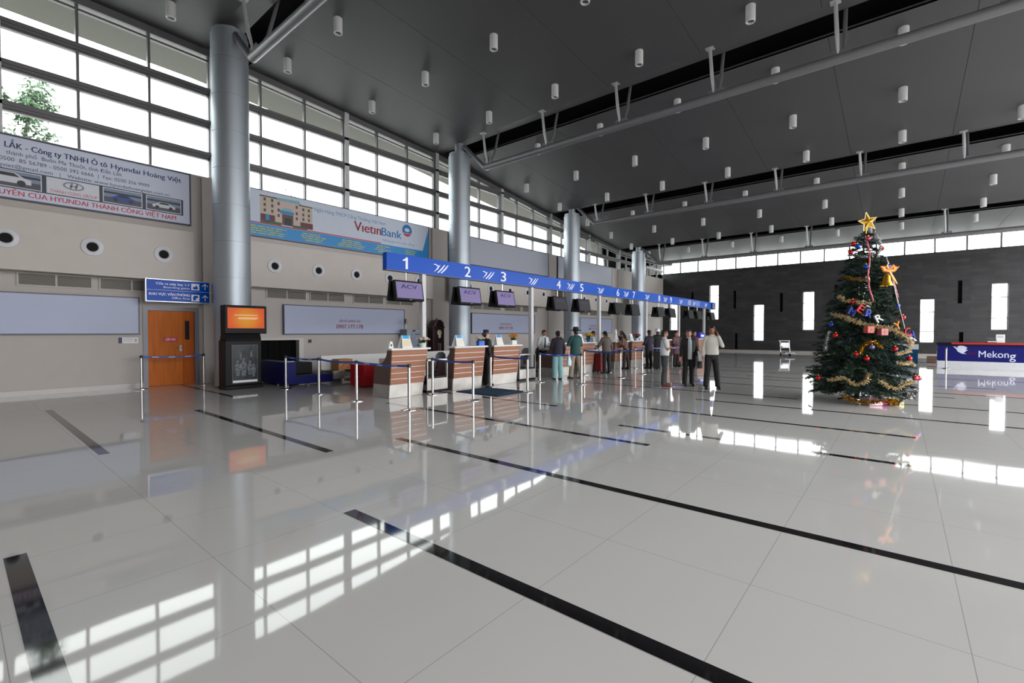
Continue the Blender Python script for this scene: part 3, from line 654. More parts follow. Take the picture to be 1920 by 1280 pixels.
t = thing('baggage_conveyor', 'long low steel conveyor with a white rear guard running behind the counters', 'conveyor', (19, 13.7, 0)); o = t.location
m = MB(o); m.box(7.45, 31, 13.25, 13.35, .12, .36); m.box(7.45, 31, 13.85, 13.95, .12, .36)
for k in range(12): x = 7.7 + 2.1 * k; m.box(x, x + .06, 13.28, 13.92, 0, .14)
m.build('side_rail', STEELP, t, smooth=0)
m = MB(o); m.box(7.45, 31, 13.35, 13.85, .25, .33); m.build('belt', mat('black_rubber', (24, 24, 26), .6), t, smooth=0)
m = MB(o); m.box(7.45, 12.9, 13.96, 14.0, .3, .8); m.build('rear_guard', WHITE, t, smooth=0)
t = thing('cardboard_box', 'printed cardboard carton on the conveyor behind the second nearest barrier post', 'box', (7.96, 13.6, .335))
m = MB(); m.box(-.24, .24, -.2, .2, 0, .36); m.build('carton', mat('carton_brown', (176, 128, 78), .7, noise=.12, scale=9), t, smooth=0, bevel=.006)
m = MB(); m.box(-.245, .245, -.03, .03, .355, .362); m.build('tape', mat('brown_tape', (150, 110, 66), .3), t, smooth=0)
m = MB()
for k in range(5): m.box(-.18 + .08 * k, -.14 + .08 * k, -.203, -.199, .08 + .05 * (k % 3), .14 + .05 * (k % 3))
m.build('print', TXTR, t, smooth=0)
t = thing('red_cabinet', 'bright red low cabinet left of counter number 1', 'cabinet', (7.62, 11.75, 0)); RED = mat('red_enamel', (178, 12, 20), .3)
m = MB(); m.box(-.3, .3, -.36, .34, .03, .6); m.build('body', RED, t, smooth=0, bevel=.01)
m = MB(); m.box(-.31, .31, -.37, .35, .6, .64); m.build('lid', RED, t, smooth=0, bevel=.008)
m = MB(); m.box(-.28, .28, -.375, -.36, .06, .34); m.build('door', RED, t, smooth=0); m = MB(); m.ball((.2, -.39, .42), .02); m.build('knob', STEEL, t)
# grey machine with a signal lamp, and the grandfather clock
t = thing('control_cabinet', 'grey metal cabinet with a red signal lamp beside the nearest phone number panel', 'cabinet', (12.62, 15.8, 0)); GC = mat('grey_enamel', (136, 140, 148), .4)
m = MB(); m.box(-.44, .46, 0, .5, 0, 1.66); m.build('body', GC, t, smooth=0, bevel=.01)
m = MB(); m.box(-.2, .42, -.015, 0, .1, 1.55); m.build('door', mat('blue_grey_enamel', (120, 130, 150), .4), t, smooth=0)
m = MB(); m.box(-.14, .0, -.02, 0, 1.57, 1.62); m.box(.1, .16, -.025, -.01, .95, 1.02); m.build('label_strip', BLACKP, t, smooth=0)
m = MB()
for k in range(4): m.cyl((.02 + .06 * k, -.03, 1.45), (.02 + .06 * k, -.01, 1.45), .018, n=10)
m.build('button', BLACKP, t)
m = MB(); m.cyl((-.33, .2, 1.66), (-.33, .2, 1.86), .02, n=10); m.build('lamp_pole', WHITE, t); m = MB(); m.cyl((-.33, .2, 1.86), (-.33, .2, 1.93), .045, n=14); m.build('green_lamp', mat('green_lens', (70, 170, 110), .2), t)
m = MB(); m.cyl((-.33, .2, 1.93), (-.33, .2, 2.1), .05, n=14); m.build('red_lamp', mat('red_lens', (110, 30, 34), .2), t)
t = thing('white_cabinet', 'low white cabinet carrying the dark clock', 'cabinet', (13.55, 15.75, 0)); m = MB(); m.box(-.5, .55, -.28, .3, 0, .52); m.build('body', WHITE, t, smooth=0, bevel=.01); m = MB(); m.box(-.45, .0, -.29, -.28, .05, .48); m.build('door', WHITE, t, smooth=0)
CW = mat('dark_clock_wood', (44, 24, 24), .3, noise=.2, scale=6, stretch=(4, 4, .5))
t = thing('longcase_clock', 'tall dark wooden clock with a carved top beside the second metal column', 'clock', (13.68, 15.7, .52))
m = MB(); m.box(-.36, .36, -.2, .2, 0, .12); m.box(-.32, .32, -.18, .18, .12, 1.2); m.box(-.35, .35, -.2, .2, 1.2, 1.26); m.build('case', CW, t, smooth=0, bevel=.008)
m = MB(); pts = [(-.3, 1.26), (.32, 1.26), (.32, 1.3)] + [(.02 + .27 * cos(a * pi / 10), 1.32 + .25 * sin(a * pi / 10)) for a in range(11)] + [(-.3, 1.3)]
m.prism(pts, 'y', -.17, .15); m.ball((.02, -.02, 1.6), .035); m.build('hood', CW, t)
m = MB()
for s_ in (-1, 1): m.tube([(.02 + .26 * s_, -.19, 1.28), (.02 + .2 * s_, -.2, 1.45), (.02 + .08 * s_, -.2, 1.54)], [.03, .035, .025], 8)
m.build('carving', mat('carved_wood', (84, 72, 68), .35), t)
m = MB(); m.lathe([(.001, 0), (.12, 0), (.12, .012), (.001, .02)], (0, 0, 0), 24); MTX = Matrix.Rotation(pi / 2, 4, 'X'); m.v = [tuple(MTX @ Vector(v) + Vector((.04, -.18, 1.0))) for v in m.v]; m.ball((.05, -.19, .86), (.075, .012, .11), 16, 10); m.build('dial', mat('ivory_dial', (206, 200, 178), .35), t)
m = MB(); m.box(.03, .045, -.21, -.2, 1.0, 1.09); m.box(.04, .10, -.21, -.2, .995, 1.008); m.build('hand', BLACKP, t, smooth=0)
m = MB(); m.tube([(0, -.185, .5), (0, -.185, .18)], .012); m.tube([(.1, -.185, .5), (.1, -.185, .1)], .012); m.ball((0, -.19, .16), (.045, .012, .045)); m.box(-.06, .14, -.19, -.18, .5, .53); m.build('pendulum', mat('aged_brass', (160, 150, 130), .3, .9), t)
# ------------------------------------------------------------------ counters, gantry sign, monitors, barriers
FY = 9.1
def desk(xl, w, label, num):
    t = thing('check_in_counter', label, 'counter', (xl, FY, 0), 0, 'check-in counters')
    L = lambda z: .08 * z / 1.16; Q = lambda z: w + .16 * z / 1.16
    m = MB(); m.hexa([(.0, 0, 0), (Q(0), 0, 0), (.0, .66, 0), (Q(0), .66, 0), (L(.31), -.0, .31), (Q(.31), -.0, .31), (L(.31), .66, .31), (Q(.31), .66, .31)]); m.build('plinth', STEELP, t, smooth=0, bevel=.006)
    m = MB()
    for k in range(6):
        z0, z1 = .31 + .135 * k + .006, .31 + .135 * (k + 1) - .006
        m.hexa([(L(z0), -.02, z0), (Q(z0), -.02, z0), (L(z0), .02, z0), (Q(z0), .02, z0), (L(z1), -.02, z1), (Q(z1), -.02, z1), (L(z1), .02, z1), (Q(z1), .02, z1)])
    m.build('front_boards', WOOD, t, smooth=0, bevel=.003)
    m = MB(); m.hexa([(L(.31) + .01, -.012, .31), (Q(.31) - .01, -.012, .31), (L(.31) + .01, .02, .31), (Q(.31) - .01, .02, .31), (L(1.12) + .01, -.012, 1.12), (Q(1.12) - .01, -.012, 1.12), (L(1.12) + .01, .02, 1.12), (Q(1.12) - .01, .02, 1.12)])
    m.build('metal_reveal', mat('pale_reveal', (206, 200, 196), .3, .5), t, smooth=0)
    prof = [(.02, .31), (.02, 1.12), (.17, 1.12), (.2, .98), (.28, .86), (.42, .78), (.66, .75), (.66, .31)]
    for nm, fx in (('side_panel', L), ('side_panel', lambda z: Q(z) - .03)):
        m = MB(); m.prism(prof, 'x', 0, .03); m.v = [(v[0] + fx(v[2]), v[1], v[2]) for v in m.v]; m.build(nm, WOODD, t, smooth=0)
    m = MB(); m.box(L(1.12) - .06, Q(1.12) + .06, -.08, .24, 1.12, 1.165); m.build('counter_top', WHITE, t, smooth=0, bevel=.006)
    m = MB(); m.box(.1, w + .05, .2, .7, .72, .75); m.build('work_top', WHITE, t, smooth=0)
    return t
DK = [(6.50, .98, 'nearest check-in counter of brown boards, under number 1'), (8.50, 1.10, 'check-in counter with a blue flower box, under number 2'), (10.05, 1.12, 'check-in counter with yellow flowers in a white pot, under number 3'),
      (13.15, 1.10, 'check-in counter hidden behind the man in the green jacket, under number 4'), (14.75, 1.05, 'check-in counter with a yellow bouquet in a blue pot, under number 5'), (17.6, 1.10, 'check-in counter with a tall white stand, behind the woman in taupe, under number 6'),
      (19.15, 1.10, 'check-in counter with a red bouquet, under number 7'), (22.4, 1.10, 'far check-in counter behind the man with crossed arms, under number 8'), (24.0, 1.10, 'far check-in counter under number 9'), (27.1, 1.10, 'far check-in counter behind the man in the black suit, under number 10'),
      (28.3, 1.10, 'farthest check-in counter with a blue box, under number 11')]
for i, (x, w, lab) in enumerate(DK): desk(x, w, lab, i + 1)
for i, (a, b, lab) in enumerate([(7.72, 8.42, 'steel baggage belt end between counters 1 and 2'), (11.45, 12.3, 'steel baggage belt end right of the yellow flowers counter'), (16.1, 17.2, 'steel baggage belt end behind the woman in taupe'), (20.6, 21.8, 'steel baggage belt end behind the man in the dark cap')]):
    t = thing('baggage_belt', lab, 'baggage belt', (a, FY + .1, 0), 0, 'baggage belts between counters'); w = b - a
    m = MB(); m.box(0, w, 0, .03, .06, .36); m.box(0, w, .03, 3.9, .06, .2); m.build('front_panel', STEELP, t, smooth=0, bevel=.005)
    m = MB(); m.box(.03, w - .03, .02, 3.9, .36, .40); m.build('belt', mat('black_rubber'), t, smooth=0)
    m = MB(); m.box(0, .03, 0, .06, .36, .84); m.box(w - .03, w, 0, .06, .36, .84); m.box(0, w, 0, .06, .81, .85); m.build('guard_frame', STEELP, t, smooth=0)
    m = MB(); m.box(.03, w - .03, .5, .53, .4, .84); m.build('recess_shade', mat('dark_recess', (44, 42, 42), .5), t, smooth=0)  # dark sheet painted in for the shade behind the guard frame
    m = MB(); m.box(0, w, .02, .1, 0, .06); m.build('kickboard', BLACKP, t, smooth=0)
# office chairs behind the counters
proto = None
for x, y, rz, lab in ((8.72, 10.15, 3.4, 'grey office chair behind counter number 1'), (13.05, 10.4, 3.0, 'grey office chair just right of the yellow flowers'), (13.95, 10.6, 3.3, 'grey office chair behind the man in the white shirt and tie')):
    if proto is None:
        proto = t = thing('office_chair', lab, 'chair', (x, y, 0), rz, 'office chairs behind the counters'); GF = mat('grey_fabric', (112, 113, 118), .8, noise=.1, scale=60)
        m = MB(); m.ball((0, 0, .46), (.24, .24, .055), 20, 8); m.build('seat', GF, t)
        m = MB(); m.tube([(0, .2, .52), (0, .24, .58), (0, .26, .78), (0, .27, .93), (0, .27, .99)], [(.16, .03), (.25, .045), (.27, .05), (.22, .045), (.10, .03)], 24); m.build('backrest', GF, t)
        m = MB(); m.tube([(0, .16, .44), (0, .27, .46), (0, .28, .7)], .022, 8); m.build('back_stem', BLACKP, t)
        m = MB(); m.cyl((0, 0, .1), (0, 0, .43), .028); m.build('gas_post', STEEL, t)
        m = MB()
        for k in range(5): a = 2 * pi * k / 5; m.tube([(0, 0, .12), (.28 * cos(a), .28 * sin(a), .07)], [.03, .02], 8); m.ball((.28 * cos(a), .28 * sin(a), .035), .035, 8, 6)
        m.build('star_base', BLACKP, t)
    else: dup(proto, (x, y, 0), rz, lab)
# blue number sign on posts
t = thing('number_sign', 'long blue overhead number sign 1 to 12 on white posts above the counters', 'sign', (19.6, 9.7, 0)); o = t.location
m = MB(o); m.box(6.82, 32.2, 9.62, 9.78, 3.08, 3.49); m.build('band', SIGNB, t, smooth=0)
m = MB(o); m.box(6.81, 32.21, 9.625, 9.775, 3.06, 3.085); m.build('edge_trim', mat('grey_sign_edge', (92, 96, 108), .5), t, smooth=0)
m = MB(o); m.box(32.2, 32.9, 9.56, 9.84, 3.05, 3.5); m.build('end_box', mat('dark_blue_box', (14, 44, 92), .4, 0, .2), t, smooth=0)
for x in (8.0, 12.7, 17.37, 22.04, 26.5, 30.95):
    m = MB(o); m.box(x - .065, x + .065, 9.635, 9.765, 0, 3.07); m.box(x - .12, x + .12, 9.58, 9.82, 0, .02); m.build('post', mat('white_steel_post'), t, smooth=0, bevel=.01)
NX = [7.39, 9.58, 11.16, 14.25, 15.85, 18.9, 20.5, 23.5, 25.1, 28.0, 29.5, 32.5]
for i, x in enumerate(NX):
    s_ = str(i + 1); hw = .12 if i < 9 else .2
    if i == 0:
        m = MB(o); m.prism([(x - .01, 3.135), (x + .06, 3.135), (x + .06, 3.43), (x + .005, 3.43), (x - .02, 3.39), (x - .09, 3.365), (x - .09, 3.325), (x - .01, 3.345)], 'y', 9.608, 9.616); m.build('digit', LETW, t, smooth=0); continue
    m = MB(o); m.text(s_, x - hw * (.6 if i == 0 else 1), x + hw * (.6 if i == 0 else 1), 3.135, .29, 9.61 if i < 11 else 9.555, .02); m.build('digit', LETW, t, smooth=0)
for x in [8.55, 10.45, 12.7, 15.05, 17.35, 19.7, 22.0, 24.3, 26.6, 28.8, 31.0]:
    m = MB(o)
    for k in range(3):
        a = x - .12 + .12 * k
        top = [(a - .14, 3.36), (a - .05, 3.375), (a + .06, 3.33), (a + .12, 3.37), (a + .02, 3.24), (a - .12, 3.15), (a - .02, 3.25), (a + .03, 3.315), (a - .06, 3.345)] if k == 0 else [(a - .12, 3.15), (a + .0, 3.25), (a + .14, 3.38), (a + .17, 3.38), (a + .06, 3.25), (a - .08, 3.14)]
        m.prism(top, 'y', 9.612, 9.618)
    m.build('wave_mark', LETW, t, smooth=0)
# monitors hung from the sign
SCR = [mat('lilac_display', (70, 64, 92), .4, 0, .2, emit=.38, emit_rgb=(150, 138, 186)), mat('dim_display', (26, 24, 28), .5, 0, .2, emit=.35, emit_rgb=(60, 56, 62)), mat('off_display', (20, 20, 23), .5, 0, .2)]
PUR = mat('purple_print', (34, 20, 84), .5, emit=.03)
MX = [7.45, 9.62, 11.2, 14.28, 15.95, 18.95, 20.55, 23.6, 25.2, 28.1, 29.6, 32.3]
for i, x in enumerate(MX):
    t = thing('hanging_monitor', ['black monitor with a lilac screen under number 1', 'black monitor with a lilac screen in front of the metal column under number 2', 'black monitor with a faded lilac screen under number 3'][i] if i < 3 else 'dark hanging monitor under number %d' % (i + 1), 'monitor', (x, 9.7, 3.08), 0, 'monitors under the number sign')
    m = MB(); m.cyl((0, 0, 0), (0, 0, -.28), .018, n=10); m.box(-.06, .06, .0, .12, -.5, -.26); m.build('hanger', STEEL, t)
    tilt = R(10)
    def tl(p, s=1): y, z = p[1], p[2] + .5; return (p[0], s * (y * cos(tilt) + z * sin(tilt) * 1.0 - .1), z * cos(tilt) - y * sin(tilt) - .5)
    def panel(mb, s=1): mb.v = [tl(v, s) for v in mb.v]; return mb
    m = MB(); m.box(-.44, .44, -.06, .03, -.755, -.245); m.box(-.3, .3, .03, .09, -.68, -.33); panel(m).build('casing', BLACKP, t, smooth=0, bevel=.012)
    m = MB(); m.box(-.40, .40, -.066, -.055, -.70, -.29); sc_ = panel(m).build('screen', SCR[0 if i < 3 else 1 if i < 5 else 2], t, smooth=0)
    if i < 5:
        m = MB(); m.text('ACV', -.26, .24, -.455, .105, -.0695, .05); panel(m).build('lettering', PUR if i < 3 else mat('faint_purple_print', (52, 46, 70), .5), sc_, smooth=0)
    m = MB(); m.box(-.04, .04, -.068, -.06, -.742, -.728); panel(m).build('badge', STEEL, t, smooth=0)
    m = MB(); m.box(-.44, .44, -.06, .03, -.755, -.245); m.v = [tl(v, -1) for v in m.v]; m.f = [tuple(reversed(f)) for f in m.f]; m.v = [(v[0] * .96, v[1] + .02, v[2]) for v in m.v]; m.build('rear_casing', BLACKP, t, smooth=0, bevel=.012)
# barrier posts with belts
ORD_ST = []
SP = [(3.33, 15.85, 'barrier post left of the orange door'), (4.77, 15.73, 'barrier post right of the orange door'), (5.84, 12.84, 'barrier post just right of the black kiosk'), (5.86, 11.10, 'barrier post in front of the dark blue luggage scale'),
      (5.81, 9.34, 'barrier post in front of the red cabinet'), (5.84, 7.51, 'nearest barrier post, in front of counter number 1'), (7.64, 8.9, 'barrier post between counters number 1 and 2'), (7.56, 7.42, 'barrier post in front of counter number 2 by the blue mat'),
      (9.72, 8.85, 'barrier post in front of the uniformed woman'), (9.5, 7.37, 'barrier post at the right end of the blue mat'), (11.67, 8.57, 'barrier post left of the person in teal trousers'), (11.98, 7.27, 'barrier post right of the man in khaki trousers'),
      (14.7, 8.8, 'barrier post in front of the yellow bouquet counter'), (14.49, 7.27, 'barrier post right of the woman in taupe'), (16.1, 8.6, 'barrier post behind the legs of the woman in taupe'), (16.3, 7.3, 'barrier post right of the person in brown'),
      (18.75, 8.71, 'barrier post behind the one right of the person in brown'), (20.6, 7.25, 'barrier post hidden by the man with crossed arms'), (29.3, .1, 'barrier post in front of the teal counter'), (26.9, -1.5, 'barrier post in front of the red topped blue counter')]
BELT = [(0, 1), (2, 3), (3, 4), (4, 5), (6, 7), (8, 9), (10, 11), (12, 13), (14, 15), (16, 17)]
CAPM = mat('black_belt_head', (30, 32, 40), .35); proto = None; posts = []
for x, y, lab in SP:
    if proto is None:
        proto = t = thing('belt_barrier_post', lab, 'barrier post', (x, y, 0), 0, 'belt barrier posts')
        m = MB(); m.lathe([(.165, 0), (.165, .008), (.13, .02), (.06, .028), (.04, .035), (.001, .036)], n=28); m.build('base', CHROME, t)
        m = MB(); m.cyl((0, 0, .03), (0, 0, .84), .032, n=20); m.build('pole', STEEL, t)
        m = MB(); m.lathe([(.032, .84), (.038, .845), (.038, .90), (.03, .912), (.001, .914)], n=20); m.build('belt_head', CAPM, t); posts.append(t)
    else: posts.append(dup(proto, (x, y, 0), label=lab))
for a, b in BELT:
    (xa, ya, _), (xb, yb, _) = SP[a], SP[b]; d = Vector((xb - xa, yb - ya, 0)); n = 12; m = MB(); nrm = Vector((-d.y, d.x, 0)).normalized() * .0015
    p0 = d.normalized() * .036
    for k in range(n):
        q = []
        for u in (k / n, (k + 1) / n):
            p = p0 + (d - 2 * p0) * u; sag = -.03 * 4 * u * (1 - u); q.append((p, sag))
        vs = []
        for z in (.85, .897):
            for sgn in (-1, 1):
                for p, sag in q: vs.append(p + nrm * sgn + Vector((0, 0, z + sag)))
        m.hexa(vs)
    bo = m.build('belt', BLUEB, posts[a], smooth=0)
    m = MB(); side = -nrm.normalized() if nrm.y > 0 else nrm.normalized()
    for u in (.15, .42, .7):
        for k in range(8):
            v0, v1 = u + .014 * k, u + .014 * k + .009; pa, pb = p0 + (d - 2 * p0) * v0, p0 + (d - 2 * p0) * v1; sg = -.03 * 4 * v0 * (1 - v0); of = side * .0022
            m.add([pa + of + Vector((0, 0, .865 + sg)), pb + of + Vector((0, 0, .865 + sg)), pb + of + Vector((0, 0, .882 + sg)), pa + of + Vector((0, 0, .882 + sg))], [(0, 1, 2, 3)])
    m.build('printed_marks', LETW, bo, smooth=0)
# mat
t = thing('floor_mat', 'dark teal floor mat in front of counters 2 and 3', 'mat', (9.0, 8.2, 0)); m = MB(); m.box(-.60, .52, -.78, .62, .001, .022); m.build('pile', mat('teal_carpet', (6, 62, 96), .95, noise=.2, scale=80, bump=.3), t, smooth=0)
m = MB()
for a in ((-.62, .54, -.8, -.77), (-.62, .54, .61, .64), (-.62, -.59, -.8, .64), (.51, .54, -.8, .64)): m.box(a[0], a[1], a[2], a[3], .001, .016)
m.build('rubber_edge', mat('dark_rubber_edge', (16, 34, 54), .7), t, smooth=0)
m = MB(); m.box(-.2, .45, -.62, -.58, .0215, .0235); m.build('stripe', mat('ochre_stripe', (96, 90, 50), .9), t, smooth=0)
# things on the counters
CT = 1.166
def tent(x, y, label, blue=(60, 160, 220), card=(230, 226, 214), h=.30, rz=0):
    t = thing('tent_card', label, 'sign card', (x, y, CT), rz, 'standing cards on the counters')
    m = MB(); w = .15
    for sgn in (-1, 1):
        m.hexa([(-w, sgn * .10, 0), (w, sgn * .10, 0), (-w, sgn * .10 + .006, 0), (w, sgn * .10 + .006, 0), (-w * .75, sgn * .012, h), (w * .75, sgn * .012, h), (-w * .75, sgn * .012 + .006, h), (w * .75, sgn * .012 + .006, h)])
    m.build('board', PAPER, t, smooth=0)
    f = lambda z: -.10 + (.088) * z / h - .002; wx = lambda z: w - .25 * w * z / h
    for z0, z1, nm, mm in ((.03, .20, 'sheet', mat('card_%d_%d' % card[:2], card, .6)), (.22, .30, 'header', mat('head_%d_%d' % blue[:2], blue, .4))):
        m = MB(); m.add([(-wx(z0) * .8, f(z0), z0), (wx(z0) * .8, f(z0), z0), (wx(z1) * .8, f(z1), z1), (-wx(z1) * .8, f(z1), z1)], [(0, 1, 2, 3)]); m.build(nm, mm, t, smooth=0)
    return t
tent(7.02, 9.17, 'standing card with a blue header and cream sheet on counter number 1', (40, 160, 214), (226, 210, 176))
tent(8.78, 9.17, 'white standing card on counter number 2', (70, 150, 214)); tent(10.4, 9.17, 'white standing card right of the uniformed woman', (70, 140, 200))
tent(14.98, 9.17, 'plain white standing card left of the yellow bouquet', (225, 228, 232), (225, 228, 232)); tent(19.3, 9.2, 'white standing card between two red bouquets on counter number 7', (225, 228, 232), (200, 214, 220))
def flowers(x, y, label, pot, petals, r=.14, n=46, h=.26, square=False, potc='pot'):
    t = thing('flower_pot', label, 'flowers', (x, y, CT), 0, 'flower pots on the counters'); random.seed(int(x * 10))
    m = MB()
    if square: m.box(-.11, .11, -.06, .06, 0, .13)
    else: m.lathe([(.06, 0), (.085, .1), (.09, .11), (.08, .112), (.06, .09)], n=20)
    m.build('pot', pot, t)
    m = MB()
    for k in range(60):
        a = random.uniform(0, 2 * pi); rr = random.uniform(.02, r); z = random.uniform(.1, h - .04); e1 = Vector((rr * cos(a), rr * sin(a), z)); s0 = Vector((0, 0, .1)); m.tube([s0, (s0 + e1) / 2 + Vector((0, 0, .02)), e1], [.003, .012, .002], 4)
    m.build('leaves', mat('leaf_green', (58, 88, 44), .6, noise=.3), t)
    for j, pc in enumerate(petals):
        m = MB()
        for k in range(n // len(petals)):
            a = random.uniform(0, 2 * pi); u = random.uniform(.2, 1) ** .6; rr = r * u; z = .14 + (h - .14) * math.sqrt(max(0, 1 - .8 * u * u)) * random.uniform(.75, 1.1); c_ = (rr * cos(a), rr * sin(a), z)
            for q in range(5): b = 2 * pi * q / 5; m.ball((c_[0] + .018 * cos(b), c_[1] + .018 * sin(b), c_[2]), (.016, .016, .009), 6, 4)
            m.ball((c_[0], c_[1], c_[2] + .006), .010, 6, 4)
        m.build('blossoms', pc, t)
    return t
WF = mat('white_petal', (226, 218, 208), .6); PF = mat('pink_petal', (206, 170, 166), .6); YF = mat('yellow_petal', (226, 180, 30), .6); OF = mat('orange_petal', (220, 120, 24), .6); RF = mat('red_petal', (150, 24, 46), .6); YG = mat('lime_petal', (206, 206, 40), .6); BP = mat('blue_pot', (40, 96, 206), .35); TF = mat('cream_petal', (196, 178, 142), .6)
flowers(7.56, 9.17, 'white and pink flowers in a white pot on counter number 1', WHITE, [WF, PF, WF], .16); flowers(9.62, 9.15, 'cream flowers in a blue box on counter number 2', BP, [TF, WF], .13, square=True)
flowers(11.1, 9.17, 'yellow and orange flowers in a square white pot', WHITE, [YF, OF], .14, h=.34, square=True); flowers(15.62, 9.17, 'yellow green bouquet in a blue pot on counter number 5', BP, [YG, YF, OF], .19, 60, .36)
flowers(18.85, 9.3, 'small red and yellow bouquet left of the far standing card', BP, [RF, YF], .13); flowers(19.85, 9.15, 'dark red bouquet at the right end of counter number 7', WHITE, [RF], .17, 46, .3); flowers(13.65, 9.2, 'white flowers partly hidden by the man in the green jacket', WHITE, [WF], .16, 46, .34)
t = thing('napkin_holder', 'small white folded card at the left end of counter number 1', 'card', (6.62, 9.2, CT)); m = MB(); m.prism([(-.07, 0), (.07, 0), (.025, .16), (-.025, .16)], 'y', -.03, .03); m.build('card', PAPER, t, smooth=0); m = MB(); m.box(-.02, .02, -.034, -.029, .04, .1); m.build('emblem', GREYP, t, smooth=0)
t = thing('white_stand', 'tall white tapering stand on counter number 6', 'stand', (17.9, 9.2, CT)); m = MB(); m.lathe([(.16, 0), (.15, .03), (.10, .16), (.07, .24), (.05, .28)], n=20); m.build('foot', PAPER, t); m = MB(); m.lathe([(.05, .28), (.06, .36), (.035, .46), (.012, .5)], n=16); m.build('finial', WHITE, t)
t = thing('blue_box', 'blue box with a pale label on the farthest counter', 'box', (28.75, 9.2, CT)); m = MB(); m.box(-.45, .45, -.1, .1, 0, .36); m.build('body', mat('royal_blue_card', (30, 40, 170), .4), t, smooth=0); m = MB(); m.box(-.25, .3, -.104, -.1, .1, .22); m.build('label', LETW, t, smooth=0)
t = thing('blue_tray', 'small blue tray at the right end of counter number 7', 'tray', (20.12, 9.25, CT)); m = MB(); m.box(-.12, .12, -.06, .06, 0, .11); m.build('body', BP, t, smooth=0); m = MB(); m.box(-.1, .1, -.05, .05, .11, .14); m.build('papers', PAPER, t, smooth=0)
t = thing('desk_printer', 'pale desk printer on the work top left of counter number 1', 'printer', (6.75, 9.55, .751)); m = MB(); m.box(-.13, .13, -.1, .12, 0, .16); m.build('case', mat('pale_plastic', (190, 188, 184), .5), t, smooth=0, bevel=.01); m = MB(); m.box(-.1, .1, -.105, -.1, .04, .07); m.build('slot', BLACKP, t, smooth=0)
# far side: teal counter, blue airline counter, trolley
t = thing('teal_counter', 'low teal counter with a white top band behind the Christmas tree', 'counter', (30.0, -.21, 0))
m = MB(); m.box(0, .6, -.46, .9, 0, .70); m.build('body', mat('teal_laminate', (10, 66, 104), .5, 0, .2), t, smooth=0, bevel=.005); m = MB(); m.box(-.03, .63, -.48, .92, .70, .94); m.build('top_band', mat('pale_counter_band', (190, 194, 196), .4), t, smooth=0)
t = thing('desk_printer', 'grey printer on the teal counter behind the Christmas tree', 'printer', (30.25, .2, .941)); m = MB(); m.box(-.15, .2, -.28, .2, 0, .12); m.prism([(-.1, .12), (.2, .12), (.2, .32), (.1, .34)], 'y', -.1, .2); m.build('case', mat('pale_plastic'), t, smooth=0); m = MB(); m.box(-.16, -.14, -.2, .1, .03, .06); m.build('slot', BLACKP, t, smooth=0)
t = thing('airline_counter', 'dark blue airline counter with a red topped edge and white base at the right edge', 'counter', (27.8, -1.26, 0)); AX = lambda p: (p[1], -p[0], p[2])
m = MB(); m.box(0, .7, -4.6, 0, 0, .29); m.build('base', mat('pale_counter_base', (196, 198, 202), .3), t, smooth=0); m = MB(); m.box(.02, .68, -4.6, -.02, .29, .97); m.build('front', mat('airline_navy', (16, 20, 96), .5, 0, .15), t, smooth=0)
m = MB(); m.box(-.04, .5, -4.6, .02, .97, 1.10); m.build('ledge', mat('black_counter_edge', (16, 10, 14), .5, 0, .15), t, smooth=0); m = MB(); m.box(-.05, -.03, -4.6, -.45, 1.02, 1.09); m.build('red_edge', RED, t, smooth=0)
LET = lambda p: (.014, -p[0], p[2])
m = MB(); m.text('Mekon', 1.30, 2.18, .48, .27, 0, .01, basis=LET); m.text('g', 2.2, 2.38, .42, .30, 0, .01, basis=LET); m.build('lettering', mat('silver_lettering', (196, 202, 224), .4), t, smooth=0)
m = MB(); m.text('Air', .95, 1.25, .58, .16, 0, .0, basis=LET); m.build('lettering', mat('dim_red_lettering', (92, 16, 44), .6, 0, .1), t, smooth=0)
m = MB(); bird = [(.50, .93), (.60, .82), (.66, .70), (.78, .62), (.94, .60), (.84, .65), (.90, .72), (.97, .78), (.90, .80), (.95, .88), (.85, .95), (.72, .97), (.64, .92), (.66, .84), (.60, .90)]
m.prism([(-p[0], p[1]) for p in bird], 'x', .012, .02); m.build('bird_mark', mat('silver_lettering'), t, smooth=0)
t = thing('desk_printer', 'small grey printer on the red topped blue counter', 'printer', (28.05, -2.95, 1.101)); m = MB(); m.box(-.1, .1, -.15, .15, 0, .09); m.box(-.08, .1, -.12, .12, .09, .2); m.build('case', GREYP, t, smooth=0, bevel=.01); m = MB(); m.box(-.105, -.095, -.14, .12, .02, .06); m.build('tray', PAPER, t, smooth=0)
t = thing('white_terminal', 'upright white box on the red topped blue counter', 'terminal', (28.05, -3.2, 1.101)); m = MB(); m.box(-.08, .08, -.14, .12, 0, .34); m.build('case', PAPER, t, smooth=0, bevel=.01); m = MB(); m.box(-.083, -.079, -.1, .08, .2, .3); m.build('display', mat('pale_plastic'), t, smooth=0)
t = thing('wooden_crate', 'low brown crate between the teal counter and the blue airline counter', 'crate', (31.5, -1.35, 0)); m = MB(); m.box(-.3, .3, -.25, .3, 0, .34); m.build('body', mat('brown_crate', (96, 70, 60), .6, noise=.2), t, smooth=0); m = MB()
for z in (.08, .2): m.box(-.31, .31, -.26, .31, z, z + .05)
m.build('slat', mat('pale_slat', (124, 100, 86), .6), t, smooth=0); m = MB(); m.box(-.25, -.2, -.2, -.05, .34, .6); m.build('tag', PAPER, t, smooth=0)
t = thing('luggage_trolley', 'silver luggage trolley parked by the dark stone wall', 'trolley', (34.6, 5.6, 0), R(-60)); AL = mat('trolley_silver', (190, 190, 192), .3, .7)
m = MB()
for x in (-.28, .28): m.tube([(x, -.45, .16), (x, .35, .2), (x, .5, .95)], .025, 8)
for y in (-.4, -.1, .2): m.tube([(-.28, y, .18), (.28, y, .18)], .02, 8)
